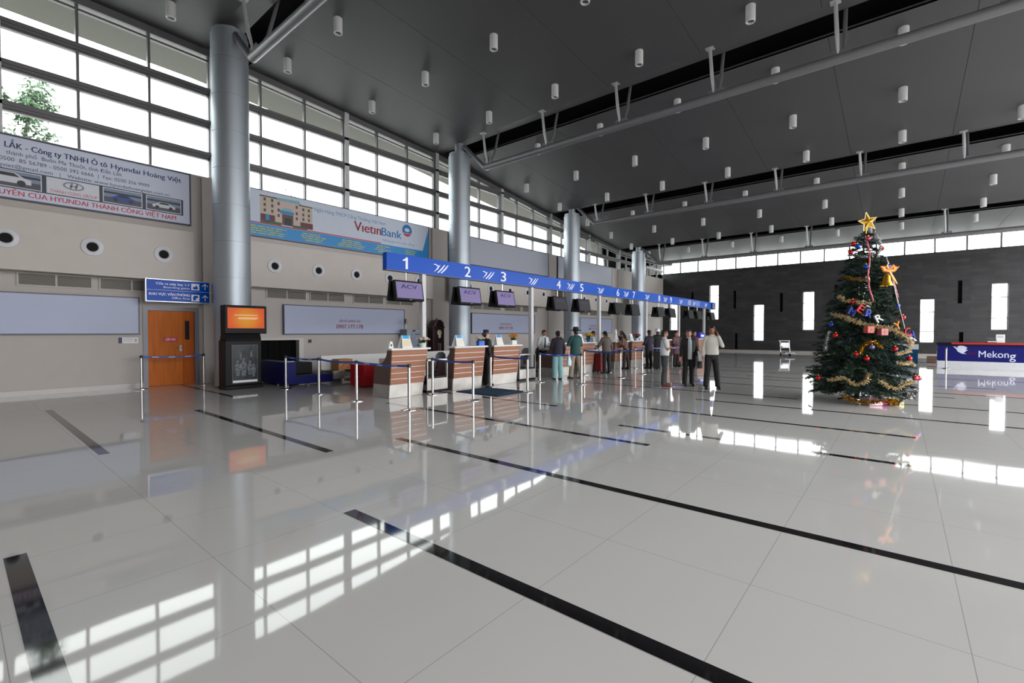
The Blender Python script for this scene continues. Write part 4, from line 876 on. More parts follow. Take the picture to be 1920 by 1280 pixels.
m.build('frame', AL, t); m = MB(); m.tube([(-.34, .52, .97), (.34, .52, .97)], .03, 10); m.build('handle', mat('pale_plastic'), t); m = MB(); m.box(-.25, .25, .42, .46, .5, .85); m.box(-.22, .22, .2, .42, .55, .62); m.build('basket', AL, t, smooth=0)
m = MB(); m.add([(-.26, -.42, .2), (.26, -.42, .2), (.26, .34, .24), (-.26, .34, .24), (-.26, -.42, .22), (.26, -.42, .22), (.26, .34, .26), (-.26, .34, .26)], [(0, 3, 2, 1), (4, 5, 6, 7), (0, 1, 5, 4), (1, 2, 6, 5), (2, 3, 7, 6), (3, 0, 4, 7)]); m.build('deck', AL, t, smooth=0)
for x, y in ((-.26, .38), (.26, .38), (0, -.42)): m = MB(); m.cyl((x - .02, y, .08), (x + .02, y, .08), .08, n=14); m.build('wheel', BLACKP, t)
# ------------------------------------------------------------------ people (local frame: facing -y, their left is +x, sizes for 1.70 m)
SKIN = mat('warm_skin', (176, 124, 96), .5, noise=.05, scale=20); SKIN2 = mat('tan_skin', (160, 104, 78), .5, noise=.05, scale=20)
EYEM = mat('dark_eye', (20, 14, 12), .2); LIP = mat('lip', (140, 76, 66), .5); HAIRB = mat('black_hair', (20, 17, 17), .45, noise=.3, scale=60); HAIRG = mat('greying_hair', (58, 54, 52), .5, noise=.3, scale=60)
def hand(m, w, d, side, n, k, curl=.4):
    d = Vector(d).normalized(); s = Vector(side); s = (s - d * s.dot(d)).normalized(); n = d.cross(s) if n is None else Vector(n); n = (n - d * n.dot(d) - s * n.dot(s)).normalized(); w = Vector(w)
    m.tube([w - d * .02, w + d * .03, w + d * .085], [(.028 * k, .022 * k), (.040 * k, .020 * k), (.038 * k, .015 * k)], 10, side=s)
    for i, (o, l) in enumerate(((-.030, .062), (-.010, .074), (.011, .070), (.030, .054))):
        b = w + d * .08 + s * o; a = b + d * l * .5 + n * l * .25 * curl; e = a + (d * (1 - curl) + n * curl * 1.2).normalized() * l * .5
        m.tube([b - d * .015, b, a, e], [.009, .0095, .009, .007], 6)
    b = w + d * .02 - s * .034; m.tube([b + s * .012, b + (d - s * .8).normalized() * .03, b + (d * 1.2 - s * .5 + n * curl).normalized() * .062], [.012, .011, .008], 6)
def person(label, loc, face, h, L, Rt, feet, S, turn=0, nod=0, lean=0):
    t = thing('person', label, 'person', (loc[0], loc[1], 0), math.atan2(face[1], face[0]) + pi / 2); k = h / 1.70
    def bend(p):   # lean of the upper body from the hips
        p = Vector(p)
        if lean and p.z > .93: q = p - Vector((0, 0, .93)); a = R(lean); q = Vector((q.x, q.y * cos(a) - q.z * sin(a), q.y * sin(a) + q.z * cos(a))); p = q + Vector((0, 0, .93))
        return p
    hm = Matrix.Translation((0, .005, 1.49)) @ Matrix.Rotation(R(turn), 4, 'Z') @ Matrix.Rotation(R(nod), 4, 'X') @ Matrix.Translation((0, -.005, -1.49))
    def fin(m, head=False):
        if head: m.v = [tuple(hm @ Vector(v)) for v in m.v]
        m.v = [tuple(bend(v) * k) for v in m.v]; return m
    skin = S.get('skin', SKIN); legs = []
    for sx, (fx, fy, kx) in zip((-1, 1), feet): legs.append([(sx * .085, 0, .90), (sx * .085 + (fx - sx * .085) * .5, fy * .5 - kx, .49), (fx, fy + .015, .09)])
    # body: one continuous skin
    hd = MB(); hd.ball((0, .012, 1.605), (.076, .095, .098), 20, 14); hd.ball((0, -.024, 1.545), (.056, .062, .066), 16, 10); hd.tube([(0, -.083, 1.605), (0, -.1, 1.572), (0, -.088, 1.562)], [.008, .015, .013], 8); hd.tube([(-.05, -.055, 1.62), (0, -.082, 1.625), (.05, -.055, 1.62)], .012, 8)
    for s_ in (-1, 1): hd.ball((s_ * .078, .012, 1.585), (.012, .022, .032), 8, 8)
    fin(hd, True)
    b = MB(); b.tube([(0, .012, 1.40), (0, .008, 1.47), (0, .0, 1.56)], [.062, .056, .056], 14)
    b.tube([(0, 0, .84), (0, 0, .95), (0, -.005, 1.08), (0, -.005, 1.26), (0, 0, 1.39), (0, .005, 1.45)], [(.13, .09), (.16, .105), (.13, .09), (.155, .105), (.15, .09), (.06, .055)], 18)
    for s_, (el, wr, hd_, cu) in ((1, L), (-1, Rt)):
        sh = (s_ * .152, .005, 1.385); b.tube([(s_ * .11, .005, 1.40), sh, tuple((Vector(sh) + Vector(el)) / 2), el, tuple((Vector(el) + Vector(wr)) / 2 + Vector((0, 0, .0))), wr], [.05, .052, .045, .037, .036, .025], 12)
        hand(b, wr, hd_, (0, -1, 0) if abs(hd_[1]) < .7 else (0, 0, 1), (-s_, -.2, 0), 1, cu)
    for p, q, a in legs: b.tube([(p[0], 0, .96), p, q, tuple((Vector(q) + Vector(a)) / 2 + Vector((0, .015, .03))), a], [.08, .088, .055, .052, .034], 14); b.tube([(a[0], a[1] + .03, .05), (a[0] * 1.05, a[1] - .15, .035)], [(.03, .035), (.035, .02)], 10)
    fin(b); b.add(hd.v, hd.f); b.build('body', skin, t, remesh=.0075 * k)
    for s_ in (-1, 1): m = MB(); m.ball((s_ * .030, -.079, 1.592), (.012, .007, .007), 8, 6); fin(m, True).build('eye', EYEM, t)
    m = MB(); m.ball((0, -.083, 1.522), (.022, .008, .007), 10, 6); fin(m, True).build('mouth', LIP, t)
    # hair
    hs = S.get('hair', 'short'); m = MB(); m.ball((0, .026, 1.626), (.086, .094, .092), 18, 12); m.ball((0, -.03, 1.675), (.066, .055, .032), 14, 8); m.ball((0, .06, 1.565), (.07, .055, .07), 14, 8)
    for s_ in (-1, 1): m.ball((s_ * .072, -.01, 1.625), (.014, .035, .04), 8, 8)
    if hs == 'bun': m.ball((0, .12, 1.60), (.05, .045, .05), 12, 8)
    if hs == 'long': m.tube([(0, .07, 1.6), (0, .1, 1.5), (0, .115, 1.38), (0, .12, 1.28)], [(.08, .04), (.085, .045), (.075, .04), (.03, .02)], 12)
    if hs == 'tail': m.tube([(0, .1, 1.6), (0, .13, 1.5), (0, .125, 1.4)], [.035, .03, .012], 10)
    fin(m, True).build('hair', S.get('hairm', HAIRB), t, remesh=.009 * k)
    # top
    st = S['top']; c_ = MB(); e = .018 if st != 'jacket' else .034; bot = S.get('hem', .93)
    c_.tube([(0, 0, bot), (0, 0, bot + .05), (0, -.01, 1.08), (0, -.008, 1.26), (0, 0, 1.39), (0, .006, 1.445), (0, .01, 1.468)], [(.158 + e, .105 + e), (.16 + e, .108 + e), (.145 + e, .10 + e + S.get('belly', 0)), (.158 + e, .108 + e), (.152 + e, .088 + e), (.078 + e * .5, .06 + e * .5), (.062, .058)], 22)
    for s_, (el, wr, hd_, cu) in ((1, L), (-1, Rt)):
        sh = Vector((s_ * .152, .005, 1.385)); el = Vector(el); wr = Vector(wr); cuff = wr + (el - wr) * .06
        if st == 'short': c_.tube([(s_ * .10, .005, 1.40), sh, (sh + el) / 2, sh + (el - sh) * .82], [.065, .07, .066, .068], 14)
        else: c_.tube([(s_ * .10, .005, 1.40), sh, (sh + el) / 2, el, (el + cuff) / 2, cuff], [.062 + e * .4, .064 + e * .4, .054 + e * .4, .048 + e * .4, .045 + e * .3, .036 + e * .3], 14)
    fin(c_).build({'jacket': 'jacket'}.get(st, 'shirt'), S['topm'], t, remesh=.011 * k)
    if st == 'jacket' and S.get('inner'):
        m = MB(); m.tube([(0, -.128, bot + .02), (0, -.142, 1.08), (0, -.147, 1.25), (0, -.142, 1.33), (0, -.125, 1.40), (0, -.085, 1.455)], [(.06, .012), (.058, .014), (.056, .014), (.056, .016), (.05, .02), (.04, .02)], 12); fin(m).build('shirt_front', S['inner'], t)
    m = MB(); m.tube([(0, .008, 1.445), (0, .004, 1.482)], [(.078, .072), (.066, .064)], 16); fin(m).build('collar', S.get('collar', S['topm']), t)
    # trousers
    p_ = MB(); e2 = S.get('wide', .012)
    p_.tube([(0, 0, .80), (0, 0, .90), (0, 0, .99)], [(.13, .10), (.168, .118), (.150, .106)], 20)
    for p, q, a in legs: p_.tube([(p[0], 0, .95), p, ((p[0] + q[0]) / 2, (p[1] + q[1]) / 2, .7), q, tuple((Vector(q) + Vector(a)) / 2 + Vector((0, .012, .02))), (a[0], a[1] + .01, .06)], [.092, .098, .084 + e2 * .5, .066 + e2, .06 + e2, .058 + e2], 16)
    p_.v = [tuple(bend(v) * k) for v in p_.v]; p_.build('trousers', S['legm'], t, remesh=.011 * k)
    if S.get('belt'): m = MB(); m.tube([(0, 0, .955), (0, 0, .985)], [(.166, .120), (.163, .118)], 24); fin(m).build('belt', BLACKP, t)
    for p, q, a in legs:
        m = MB(); x = a[0]; y = a[1]; m.tube([(x, y + .055, .045), (x, y + .02, .055), (x * 1.03, y - .08, .05), (x * 1.06, y - .17, .035), (x * 1.07, y - .205, .03)], [(.028, .03), (.04, .045), (.046, .042), (.042, .03), (.02, .018)], 14); m.box(x - .035, x + .045, y - .19, y + .07, 0, .02)
        fin(m).build('shoe', S.get('shoe', mat('black_leather', (22, 20, 20), .3)), t, remesh=.008 * k)
    if S.get('tie'): m = MB(); m.prism([(-.02, 1.43), (.02, 1.43), (.012, 1.40), (.034, 1.06), (0, 1.02), (-.034, 1.06), (-.012, 1.40)], 'y', -.150, -.125); fin(m).build('tie', S['tie'], t)
    if S.get('scarf'): m = MB(); m.tube([(0, -.02, 1.44), (0, -.01, 1.5)], [(.09, .085), (.07, .07)], 14); m.tube([(0, -.085, 1.45), (.01, -.135, 1.36), (.02, -.14, 1.26)], [(.04, .02), (.05, .016), (.02, .01)], 10); fin(m).build('scarf', S['scarf'], t)
    hat = S.get('hat')
    if hat:
        m = MB()
        if hat == 'cap': m.lathe([(.088, 1.64), (.094, 1.665), (.088, 1.70), (.06, 1.728), (.001, 1.738)], (0, .01, 0), 24); m.tube([(0, -.06, 1.655), (0, -.15, 1.645), (0, -.165, 1.643)], [(.075, .010), (.06, .008), (.02, .006)], 14)
        if hat == 'brim': m.lathe([(.001, 1.655), (.215, 1.628), (.22, 1.636), (.10, 1.668), (.094, 1.73), (.08, 1.765), (.001, 1.765)], (0, .015, 0), 28)
        if hat == 'pillbox': m.lathe([(.082, 1.655), (.09, 1.69), (.086, 1.735), (.001, 1.745)], (0, .02, 0), 24)
        if hat == 'helmet': m.lathe([(.10, 1.60), (.115, 1.64), (.108, 1.70), (.07, 1.745), (.001, 1.758)], (0, .015, 0), 24)
        fin(m, True).build('hat', S['hatm'], t)
    return t, k, bend
def tow(p, t, k, bend):   # a point of the person in world space
    q = bend(p) * k; a = t.rotation_euler.z; return Vector((t.location.x + q.x * cos(a) - q.y * sin(a), t.location.y + q.x * sin(a) + q.y * cos(a), q.z))
DOWN = (0, 0, -1)
HANGL = ((.208, .03, 1.12), (.215, -.03, .88), (0, -.15, -1), .5); HANGR = ((-.208, .03, 1.12), (-.215, -.03, .88), (0, -.15, -1), .5)
FRONTL = ((.23, -.02, 1.13), (.12, -.24, 1.08), (-.1, -1, .1), .5); FRONTR = ((-.23, -.02, 1.13), (-.12, -.24, 1.08), (.1, -1, .1), .5)
STAND = ((-.11, 0, .01), (.11, 0, .01))
RIGHT = (sin(YAW), -cos(YAW)); BACKC = (-cos(YAW), -sin(YAW)); AWAY = (cos(YAW), sin(YAW))
mix2 = lambda a, b, u: (a[0] * (1 - u) + b[0] * u, a[1] * (1 - u) + b[1] * u)
SHW = mat('white_shirt_cloth', (206, 210, 212), .7, noise=.04, scale=30); SHC = mat('cream_shirt_cloth', (196, 194, 184), .7, noise=.04, scale=30); SUIT = mat('black_suit_cloth', (24, 24, 28), .75, noise=.1, scale=40); CHAR = mat('charcoal_cloth', (58, 60, 66), .75, noise=.1, scale=40); BLK = mat('black_trouser_cloth', (24, 22, 22), .75, noise=.1, scale=40)
NAV = mat('dark_navy_cloth', (32, 28, 44), .8, noise=.1, scale=40); TEALT = mat('pale_teal_cloth', (134, 176, 180), .7, noise=.08, scale=30); GRN = mat('dark_green_cloth', (28, 74, 72), .75, noise=.1, scale=30); KHK = mat('khaki_cloth', (150, 136, 118), .8, noise=.08, scale=40); TAUPE = mat('taupe_cloth', (92, 82, 76), .8, noise=.1, scale=40); BRN = mat('brown_cloth', (98, 72, 62), .8, noise=.12, scale=40)
BRSH = mat('reddish_leather', (96, 36, 30), .35)
# the three men in front
person('man in a white short-sleeved shirt and grey trousers with arms crossed', (13.02, 5.16), mix2(RIGHT, BACKC, .12), 1.60,
       ((.205, -.07, 1.13), (-.06, -.195, 1.17), (-1, .2, .1), .5), ((-.205, -.07, 1.12), (.08, -.21, 1.20), (1, .3, .2), .5), ((-.10, .03, .0), (.11, -.05, .0)), dict(top='short', topm=SHW, legm=CHAR, belt=1, shoe=BRSH, belly=.035), turn=6)
o10 = person('older man in a black suit jacket over a grey shirt, hands at his sides', (13.59, 4.68), mix2(BACKC, RIGHT, -.12), 1.60, ((.25, .03, 1.12), (.265, -.06, .90), (0, -.2, -1), .8), HANGR, STAND,
       dict(top='jacket', topm=SUIT, hem=.80, legm=BLK, inner=mat('pale_grey_shirt', (178, 186, 190), .7), collar=SHW, hairm=HAIRG, skin=mat('pale_tan_skin', (186, 138, 110), .5, noise=.05, scale=20)), turn=-8)
o11 = person('man in a pale shirt and black trousers holding a phone to his ear', (13.23, 3.93), mix2(BACKC, RIGHT, -.25), 1.70, ((.245, -.12, 1.16), (.135, -.07, 1.46), (-.25, .1, 1), .5), ((-.212, .04, 1.12), (-.235, -.03, .87), (0, -.1, -1), .5),
       ((-.15, -.02, .0), (.17, .03, .0)), dict(top='long', topm=SHC, legm=BLK, belt=1, skin=SKIN2), turn=-12)
p = tow((.098, -.035, 1.565), *o11); t = thing('mobile_phone', 'dark phone held to the ear of the man on the right', 'phone', p, o11[0].rotation_euler.z); m = MB(); m.box(-.006, .006, -.028, .028, -.06, .06); m.build('body', BLACKP, t, smooth=0, bevel=.003); m = MB(); m.box(-.0075, -.0055, -.024, .024, -.05, .05); m.build('screen', GREYP, t, smooth=0)
p = tow((.275, -.13, .83), *o10); t = thing('paper_sheets', 'folded white papers in the hand of the man in the black suit', 'papers', p, o10[0].rotation_euler.z)
m = MB(); m.hexa([(-.02, -.05, -.08), (.02, -.05, -.08), (-.02, .06, -.08), (.02, .06, -.08), (-.05, -.04, .22), (-.02, -.04, .22), (-.05, .07, .22), (-.02, .07, .22)]); m.build('sheets', PAPER, t, smooth=0)
p = tow((.29, -.05, .70), *o10); t = thing('black_bag', 'small black bag held low by the man in the black suit', 'bag', p, o10[0].rotation_euler.z); m = MB(); m.box(-.06, .06, -.16, .12, -.14, .06); m.build('body', mat('black_leather'), t, smooth=0, bevel=.02); m = MB(); m.tube([(0, -.1, .05), (0, -.06, .12), (0, .02, .12), (0, .06, .05)], .01, 8); m.build('handle', mat('black_leather'), t)
# queue at the counters
AW = (.05, 1)
o3 = person('person seen from behind in a dark navy jacket and pale teal trousers', (12.62, 8.55), mix2(AWAY, AW, .3), 1.58, FRONTL, ((-.24, .02, 1.12), (-.255, -.08, .88), (0, -.2, -1), .8), STAND, dict(top='jacket', topm=NAV, hem=.82, legm=TEALT, wide=.03, hair='bun'))
o4 = person('man in a dark green jacket, khaki trousers and a black brimmed hat', (13.3, 8.3), mix2(AWAY, RIGHT, -.55), 1.66, ((.25, -.06, 1.14), (.16, -.26, 1.16), (-.2, -1, 0), .5), FRONTR, ((-.17, .05, .0), (.17, -.03, .0)), dict(top='jacket', topm=GRN, hem=.82, legm=KHK, wide=.02, hat='brim', hatm=mat('black_felt', (16, 16, 18), .8), skin=mat('ruddy_skin', (196, 108, 74), .5)), turn=10)
p = tow((-.27, -.12, .62), *o3)
p = Vector((12.98, 8.35, .62)); t = thing('plastic_bag', 'pale translucent plastic bag between the teal trousers and the khaki trousers', 'bag', p, .4); m = MB(); m.tube([(0, 0, -.2), (0, 0, -.17), (.01, 0, -.05), (0, 0, .1), (0, 0, .2)], [(.06, .05), (.13, .08), (.14, .09), (.09, .05), (.03, .015)], 16); m.build('bag', mat('pale_plastic_film', (196, 214, 220), .3), t); m = MB(); m.tube([(-.03, 0, .18), (0, 0, .34), (.03, 0, .18)], [.012, .006, .012], 6); m.build('handle', mat('pale_plastic_film'), t)
o5 = person('woman seen from behind in a taupe jacket leaning on the counter', (15.64, 8.4), mix2(AWAY, AW, .5), 1.58, ((.26, -.10, 1.15), (.2, -.3, 1.12), (-.2, -1, 0), .3), ((-.25, .02, 1.12), (-.26, -.06, .9), (0, -.2, -1), .5), ((-.11, 0, 0), (.12, 0, 0)), dict(top='jacket', topm=TAUPE, hem=.86, legm=BLK, hair='tail'), lean=10, nod=12)
o6 = person('person in a brown top and dark trousers turned to the counter', (17.95, 8.75), mix2(AW, RIGHT, -.2), 1.55, FRONTL, FRONTR, ((-.09, .06, 0), (.10, -.08, 0)), dict(top='long', topm=BRN, hem=.84, legm=mat('dark_brown_cloth', (44, 34, 32), .8), hair='long'), lean=14, nod=8)
o7 = person('man in a dark cap and dark jacket at the far counter', (19.1, 8.25), mix2(AWAY, RIGHT, -.7), 1.60, FRONTL, FRONTR, STAND, dict(top='jacket', topm=NAV, hem=.8, legm=BLK, hat='cap', hatm=mat('black_felt'), skin=mat('ruddy_skin')))
o8 = person('person in black wearing a white helmet behind the dark cap', (20.6, 8.5), mix2(AWAY, RIGHT, -.2), 1.66, FRONTL, FRONTR, STAND, dict(top='jacket', topm=SUIT, hem=.8, legm=BLK, hat='helmet', hatm=mat('white_helmet', (220, 222, 222), .25)))
person('woman in black facing the hall between the crossed arms man and the suit', (21.7, 8.0), BACKC, 1.56, FRONTL, HANGR, STAND, dict(top='jacket', topm=SUIT, hem=.8, legm=BLK, hair='long'))
person('woman in a dusty mauve coat behind the man with crossed arms', (20.8, 7.72), mix2(BACKC, RIGHT, .4), 1.56, HANGL, FRONTR, STAND, dict(top='jacket', topm=mat('mauve_cloth', (104, 74, 78), .8, noise=.1, scale=40), hem=.62, legm=BLK, hair='long'))
person('person in dark red seen behind the right shoulder of the black suit', (21.05, 7.0), mix2(BACKC, RIGHT, .3), 1.58, HANGL, HANGR, STAND, dict(top='jacket', topm=mat('maroon_cloth', (60, 24, 30), .8, noise=.1, scale=40), hem=.8, legm=BLK))
t = thing('red_handbag', 'small bright pink red handbag beside the mauve coat', 'bag', (21.35, 7.78, .32), .5); m = MB(); m.tube([(0, 0, -.12), (0, 0, -.1), (0, 0, .06), (0, 0, .1)], [(.1, .05), (.13, .06), (.11, .05), (.06, .03)], 14); m.build('bag', mat('pink_red_leather', (200, 30, 70), .4), t); m = MB(); m.tube([(-.06, 0, .08), (0, 0, .3), (.06, 0, .08)], .008, 6); m.build('handle', mat('pink_red_leather'), t)
t = thing('red_suitcase', 'dark red suitcase standing left of the woman in taupe', 'suitcase', (16.15, 9.0, 0), .2); m = MB(); m.box(-.2, .2, -.14, .14, .05, .72); m.build('shell', mat('dark_red_shell', (120, 16, 26), .35), t, smooth=0, bevel=.03); m = MB(); m.box(-.1, .1, -.02, .02, .72, .74); m.tube([(-.08, 0, .72), (-.08, 0, .86), (.08, 0, .86), (.08, 0, .72)], .01, 8); m.build('handle', BLACKP, t)
for s_ in (-1, 1): m = MB(); m.cyl((s_ * .15 - .015, 0, .04), (s_ * .15 + .015, 0, .04), .04, n=12); m.build('wheel', BLACKP, t)
t = thing('black_suitcase', 'black suitcase beside the man in the dark cap', 'suitcase', (18.95, 7.82, 0), .3); m = MB(); m.box(-.24, .24, -.15, .15, .04, .74); m.build('shell', mat('black_shell', (26, 24, 26), .4), t, smooth=0, bevel=.03); m = MB(); m.tube([(-.08, 0, .73), (-.08, 0, .9), (.08, 0, .9), (.08, 0, .73)], .01, 8); m.build('handle', GREYP, t)
for s_ in (-1, 1): m = MB(); m.cyl((s_ * .18 - .015, 0, .04), (s_ * .18 + .015, 0, .04), .04, n=12); m.build('wheel', BLACKP, t)
# staff
person('uniformed woman in a dark pillbox hat and beige scarf between two counters', (9.95, 9.22), (1, -.3), 1.58, HANGL, HANGR, STAND, dict(top='jacket', topm=mat('black_uniform', (26, 22, 24), .7), hem=.84, legm=BLK, hair='bun', hat='pillbox', hatm=mat('navy_felt', (18, 22, 48), .8), scarf=mat('beige_scarf', (186, 168, 144), .7, noise=.3, scale=30), skin=mat('fair_skin', (206, 160, 140), .5)))
person('man in a white shirt and dark tie looking down behind the counter', (13.98, 10.12), mix2(BACKC, RIGHT, .35), 1.62, FRONTL, ((-.24, .0, 1.12), (-.2, -.2, .98), (.1, -1, -.4), .5), STAND, dict(top='long', topm=SHW, legm=BLK, tie=mat('navy_tie', (30, 34, 70), .6)), nod=-14 * -1, lean=4)
person('staff member in white standing right of the yellow bouquet', (17.42, 9.97), mix2(BACKC, RIGHT, .8), 1.58, FRONTL, FRONTR, STAND, dict(top='long', topm=SHW, legm=BLK, hair='bun'))
person('dark haired staff member behind counter number 7', (20.05, 10.0), mix2(BACKC, RIGHT, -.1), 1.6, FRONTL, FRONTR, STAND, dict(top='jacket', topm=NAV, hem=.84, legm=BLK, hair='bun'))
# ------------------------------------------------------------------ Christmas tree (local -y looks at the camera, sizes in metres)
TC = Vector((12.96, .73, 0)); TRZ = YAW - pi / 2
TPROF = [(.10, .72), (.30, 1.0), (.55, 1.0), (.98, .86), (1.34, .82), (1.81, .70), (2.17, .60), (2.53, .51), (3.01, .39), (3.36, .29), (3.7, .16), (3.92, .03)]
def trad(z):
    if z <= TPROF[0][0]: return TPROF[0][1]
    for (a, p), (b, q) in zip(TPROF, TPROF[1:]):
        if z <= b: return p + (q - p) * (z - a) / (b - a)
    return .02
def ton(dx, z, out=.0):   # point on the camera side of the tree surface
    cx = .03 * z; r = max(trad(z) + out, .04); u = max(-.98, min(.98, (dx - cx) / r)); return Vector((cx + u * r, -math.sqrt(1 - u * u) * r, z))
t = thing('christmas_tree', 'tall decorated green Christmas tree standing on the polished floor', 'Christmas tree', TC, TRZ); random.seed(11)
NEED = [mat('needle_dark', (24, 44, 34), .6, noise=.3, scale=3), mat('needle_mid', (40, 66, 46), .6, noise=.3, scale=3), mat('needle_blue', (46, 66, 66), .6, noise=.3, scale=3)]
m = MB(); V = m.v; F = m.f; MI = m.mi
def needle(p, d, l, w, c):
    s = d.cross(Vector((random.uniform(-1, 1), random.uniform(-1, 1), random.uniform(-1, 1)))); s = s.normalized() * w; n = len(V); e = p + d * l
    V.extend((tuple(p - s), tuple(p + s), tuple(e))); F.append((n, n + 1, n + 2)); MI.append(c)
NB = 360
twigs = MB()
for i in range(NB):
    u = (i + .5) / NB; z = .2 + 3.62 * (1 - (1 - u) ** .62); a = i * 2.39996 + random.uniform(-.2, .2); r = trad(z) * random.uniform(.74, 1.08)
    cx = .03 * z; drop = random.uniform(.02, .14) * r; base = Vector((cx, 0, z + .12 * r)); tip = Vector((cx + r * cos(a), r * sin(a), z - drop)); ax = tip - base; L_ = ax.length; ad = ax.normalized()
    sd = ad.cross(Vector((0, 0, 1))).normalized(); col_ = random.choice((0, 0, 1, 1, 2)); twigs.tube([base, tip], [.012, .004], 4)
    k0 = .25 if z < 3 else .05
    for j in range(int(20 + 34 * r)):
        f = random.uniform(k0, 1); p = base + ax * f; sp = (1 - f) * .34 * L_ + .07
        side = (sd * random.choice((-1, 1)) * random.uniform(.2, 1) + ad * random.uniform(.4, 1) + Vector((0, 0, random.uniform(-.35, .3)))).normalized(); q = p + side * sp * random.uniform(.3, 1)
        for _ in range(5):
            w = random.uniform(0, 1); b0 = p + (q - p) * w; dd = (side + Vector((random.uniform(-1, 1), random.uniform(-1, 1), random.uniform(-1, 1))) * .75).normalized(); needle(b0, dd, random.uniform(.06, .115), random.uniform(.005, .0085), col_)
m.build('foliage', NEED, t, smooth=0)
twigs.build('twigs', mat('brown_twig', (52, 42, 32), .8), t)
m = MB(); m.tube([(0, 0, .05), (.06, 0, 2), (.115, 0, 3.85)], [.05, .035, .01], 10); m.build('trunk', mat('brown_twig'), t)
m = MB()
for k in range(4): a = pi / 4 + pi / 2 * k; m.tube([(0, 0, .12), (.35 * cos(a), .35 * sin(a), .02)], .018, 8)
m.build('stand', BLACKP, t)
def hang(name, label, cat, p, group=None): return thing(name, label, cat, TC + Matrix.Rotation(TRZ, 3, 'Z') @ Vector(p), TRZ, group)
GOLD = mat('gold_foil', (206, 160, 50), .25, .85, noise=.25, scale=30); TIN = mat('pale_gold_tinsel', (226, 204, 156), .3, .45, noise=.3, scale=40); SILV = mat('silver_tinsel', (206, 206, 206), .25, .8, noise=.3, scale=40)
# star
s_ = hang('tree_star', 'gold star on top of the Christmas tree', 'star', (.16, -.03, 3.98))
m = MB(); P = []
for k in range(10): a = pi / 2 + .2 + k * pi / 5; r = .22 if k % 2 == 0 else .095; P.append((r * cos(a), r * sin(a)))
for sg in (-1, 1):
    for k in range(10): a, b = P[k], P[(k + 1) % 10]; m.add([(a[0], 0, a[1]), (b[0], 0, b[1]), (0, sg * .05, 0)], [(0, 1, 2) if sg < 0 else (0, 2, 1)])
m.build('star', GOLD, s_, smooth=0)
m = MB(); m.tube([(0, 0, -.05), (-.04, .01, -.28)], .012, 8); m.build('spike', GOLD, s_)
m = MB()
for k in range(10): a, b = P[k], P[(k + 1) % 10]; m.tube([(a[0], -.004, a[1]), (b[0], -.004, b[1])], .009, 5)
m.build('tinsel_edge', TIN, s_)
# baubles: (dx, z, colour, label)
BCOL = {'red': mat('red_bauble', (196, 20, 40), .12, .5), 'blue': mat('blue_bauble', (24, 70, 190), .12, .5), 'pink': mat('pink_bauble', (196, 70, 96), .15, .5), 'purple': mat('lilac_bauble', (120, 110, 170), .2, .5)}
for px, py, c, where in [(1612, 452, 'pink', 'near the top, under the gold star'), (1593, 459, 'red', 'near the top on the left'), (1597, 465, 'blue', 'near the top beside the red bauble on the left'), (1590, 475, 'red', 'on the upper left edge, below the blue bauble'), (1634, 471, 'red', 'near the top on the right'),
        (1644, 503, 'blue', 'on the right beside the gold bow'), (1599, 505, 'blue', 'on the left beside the striped red ribbon'), (1575, 568, 'red', 'on the left above the letter banner'), (1666, 574, 'blue', 'on the right edge at mid height'), (1549, 608, 'blue', 'on the left edge at mid height'),
        (1665, 596, 'red', 'on the right edge above the letter banner end'), (1550, 628, 'red', 'on the left edge below the blue one'), (1577, 668, 'red', 'left of the middle in the lower half'), (1653, 668, 'red', 'right of the middle in the lower half'), (1620, 651, 'red', 'in the middle below the letter banner'),
        (1565, 661, 'red', 'at the left end of the short gold garland'), (1585, 648, 'purple', 'under the short gold garland'), (1655, 701, 'pink', 'low right, left of three in a row'), (1666, 702, 'red', 'low right, middle of three in a row'), (1676, 703, 'blue', 'low right, last of three in a row'), (1526, 706, 'red', 'at the lower left edge')]:
    dx, z = (px - 1610) * 10.47 / 877, EYE + (622 - py) * 10.47 / 877
    b = hang('bauble', '%s bauble %s of the Christmas tree' % ('lilac' if c == 'purple' else c, where), 'bauble', ton(dx, z, .04), 'baubles on the Christmas tree')
    m = MB(); m.ball((0, 0, 0), .05, 16, 12); m.build('ball', BCOL[c], b); m = MB(); m.lathe([(.014, .046), (.014, .064), (.001, .066)], n=10); m.tube([(-.006, 0, .064), (0, 0, .08), (.006, 0, .064)], .002, 5); m.build('cap', GOLD, b)
def px2(px, py, out=.05): return ton((px - 1610) * 10.47 / 877, EYE + (622 - py) * 10.47 / 877, out)
def garland(label, pts, mm, r=.06, group='garlands on the Christmas tree', name='tinsel_garland', cat='garland'):
    P_ = [px2(*p) for p in pts]; Q = []
    for a, b in zip(P_, P_[1:]):
        n = max(2, int((b - a).length / .035)); Q += [a + (b - a) * k / n for k in range(n)]
    Q.append(P_[-1]); c0 = Q[0]; Q = [q - c0 for q in Q]
    Q = [ton((c0 + q).x, (c0 + q).z, .05) - c0 for q in Q]
    g_ = hang(name, label, cat, c0, group); m = MB(); m.tube(Q, .006, 5); m.build('cord', mm, g_); m = MB(); random.seed(len(label))
    for a in Q:
        for _ in range(20): d = Vector((random.uniform(-1, 1), random.uniform(-1, 1), random.uniform(-1, 1))).normalized(); s = d.orthogonal().normalized() * .009; e = a + d * r * random.uniform(.6, 1.2); m.add([a - s, a + s, e + s * .6, e - s * .6], [(0, 1, 2, 3)])
    m.build('tinsel', mm, g_, smooth=0)
garland('pale gold tinsel garland under the letter banner, longest on the tree', [(1554, 590), (1566, 600), (1580, 609), (1600, 614), (1618, 616), (1634, 626), (1655, 634), (1674, 646)], TIN, .075)
garland('short gold tinsel garland at the left above the letter banner', [(1558, 556), (1568, 566), (1580, 569), (1593, 572)], TIN)
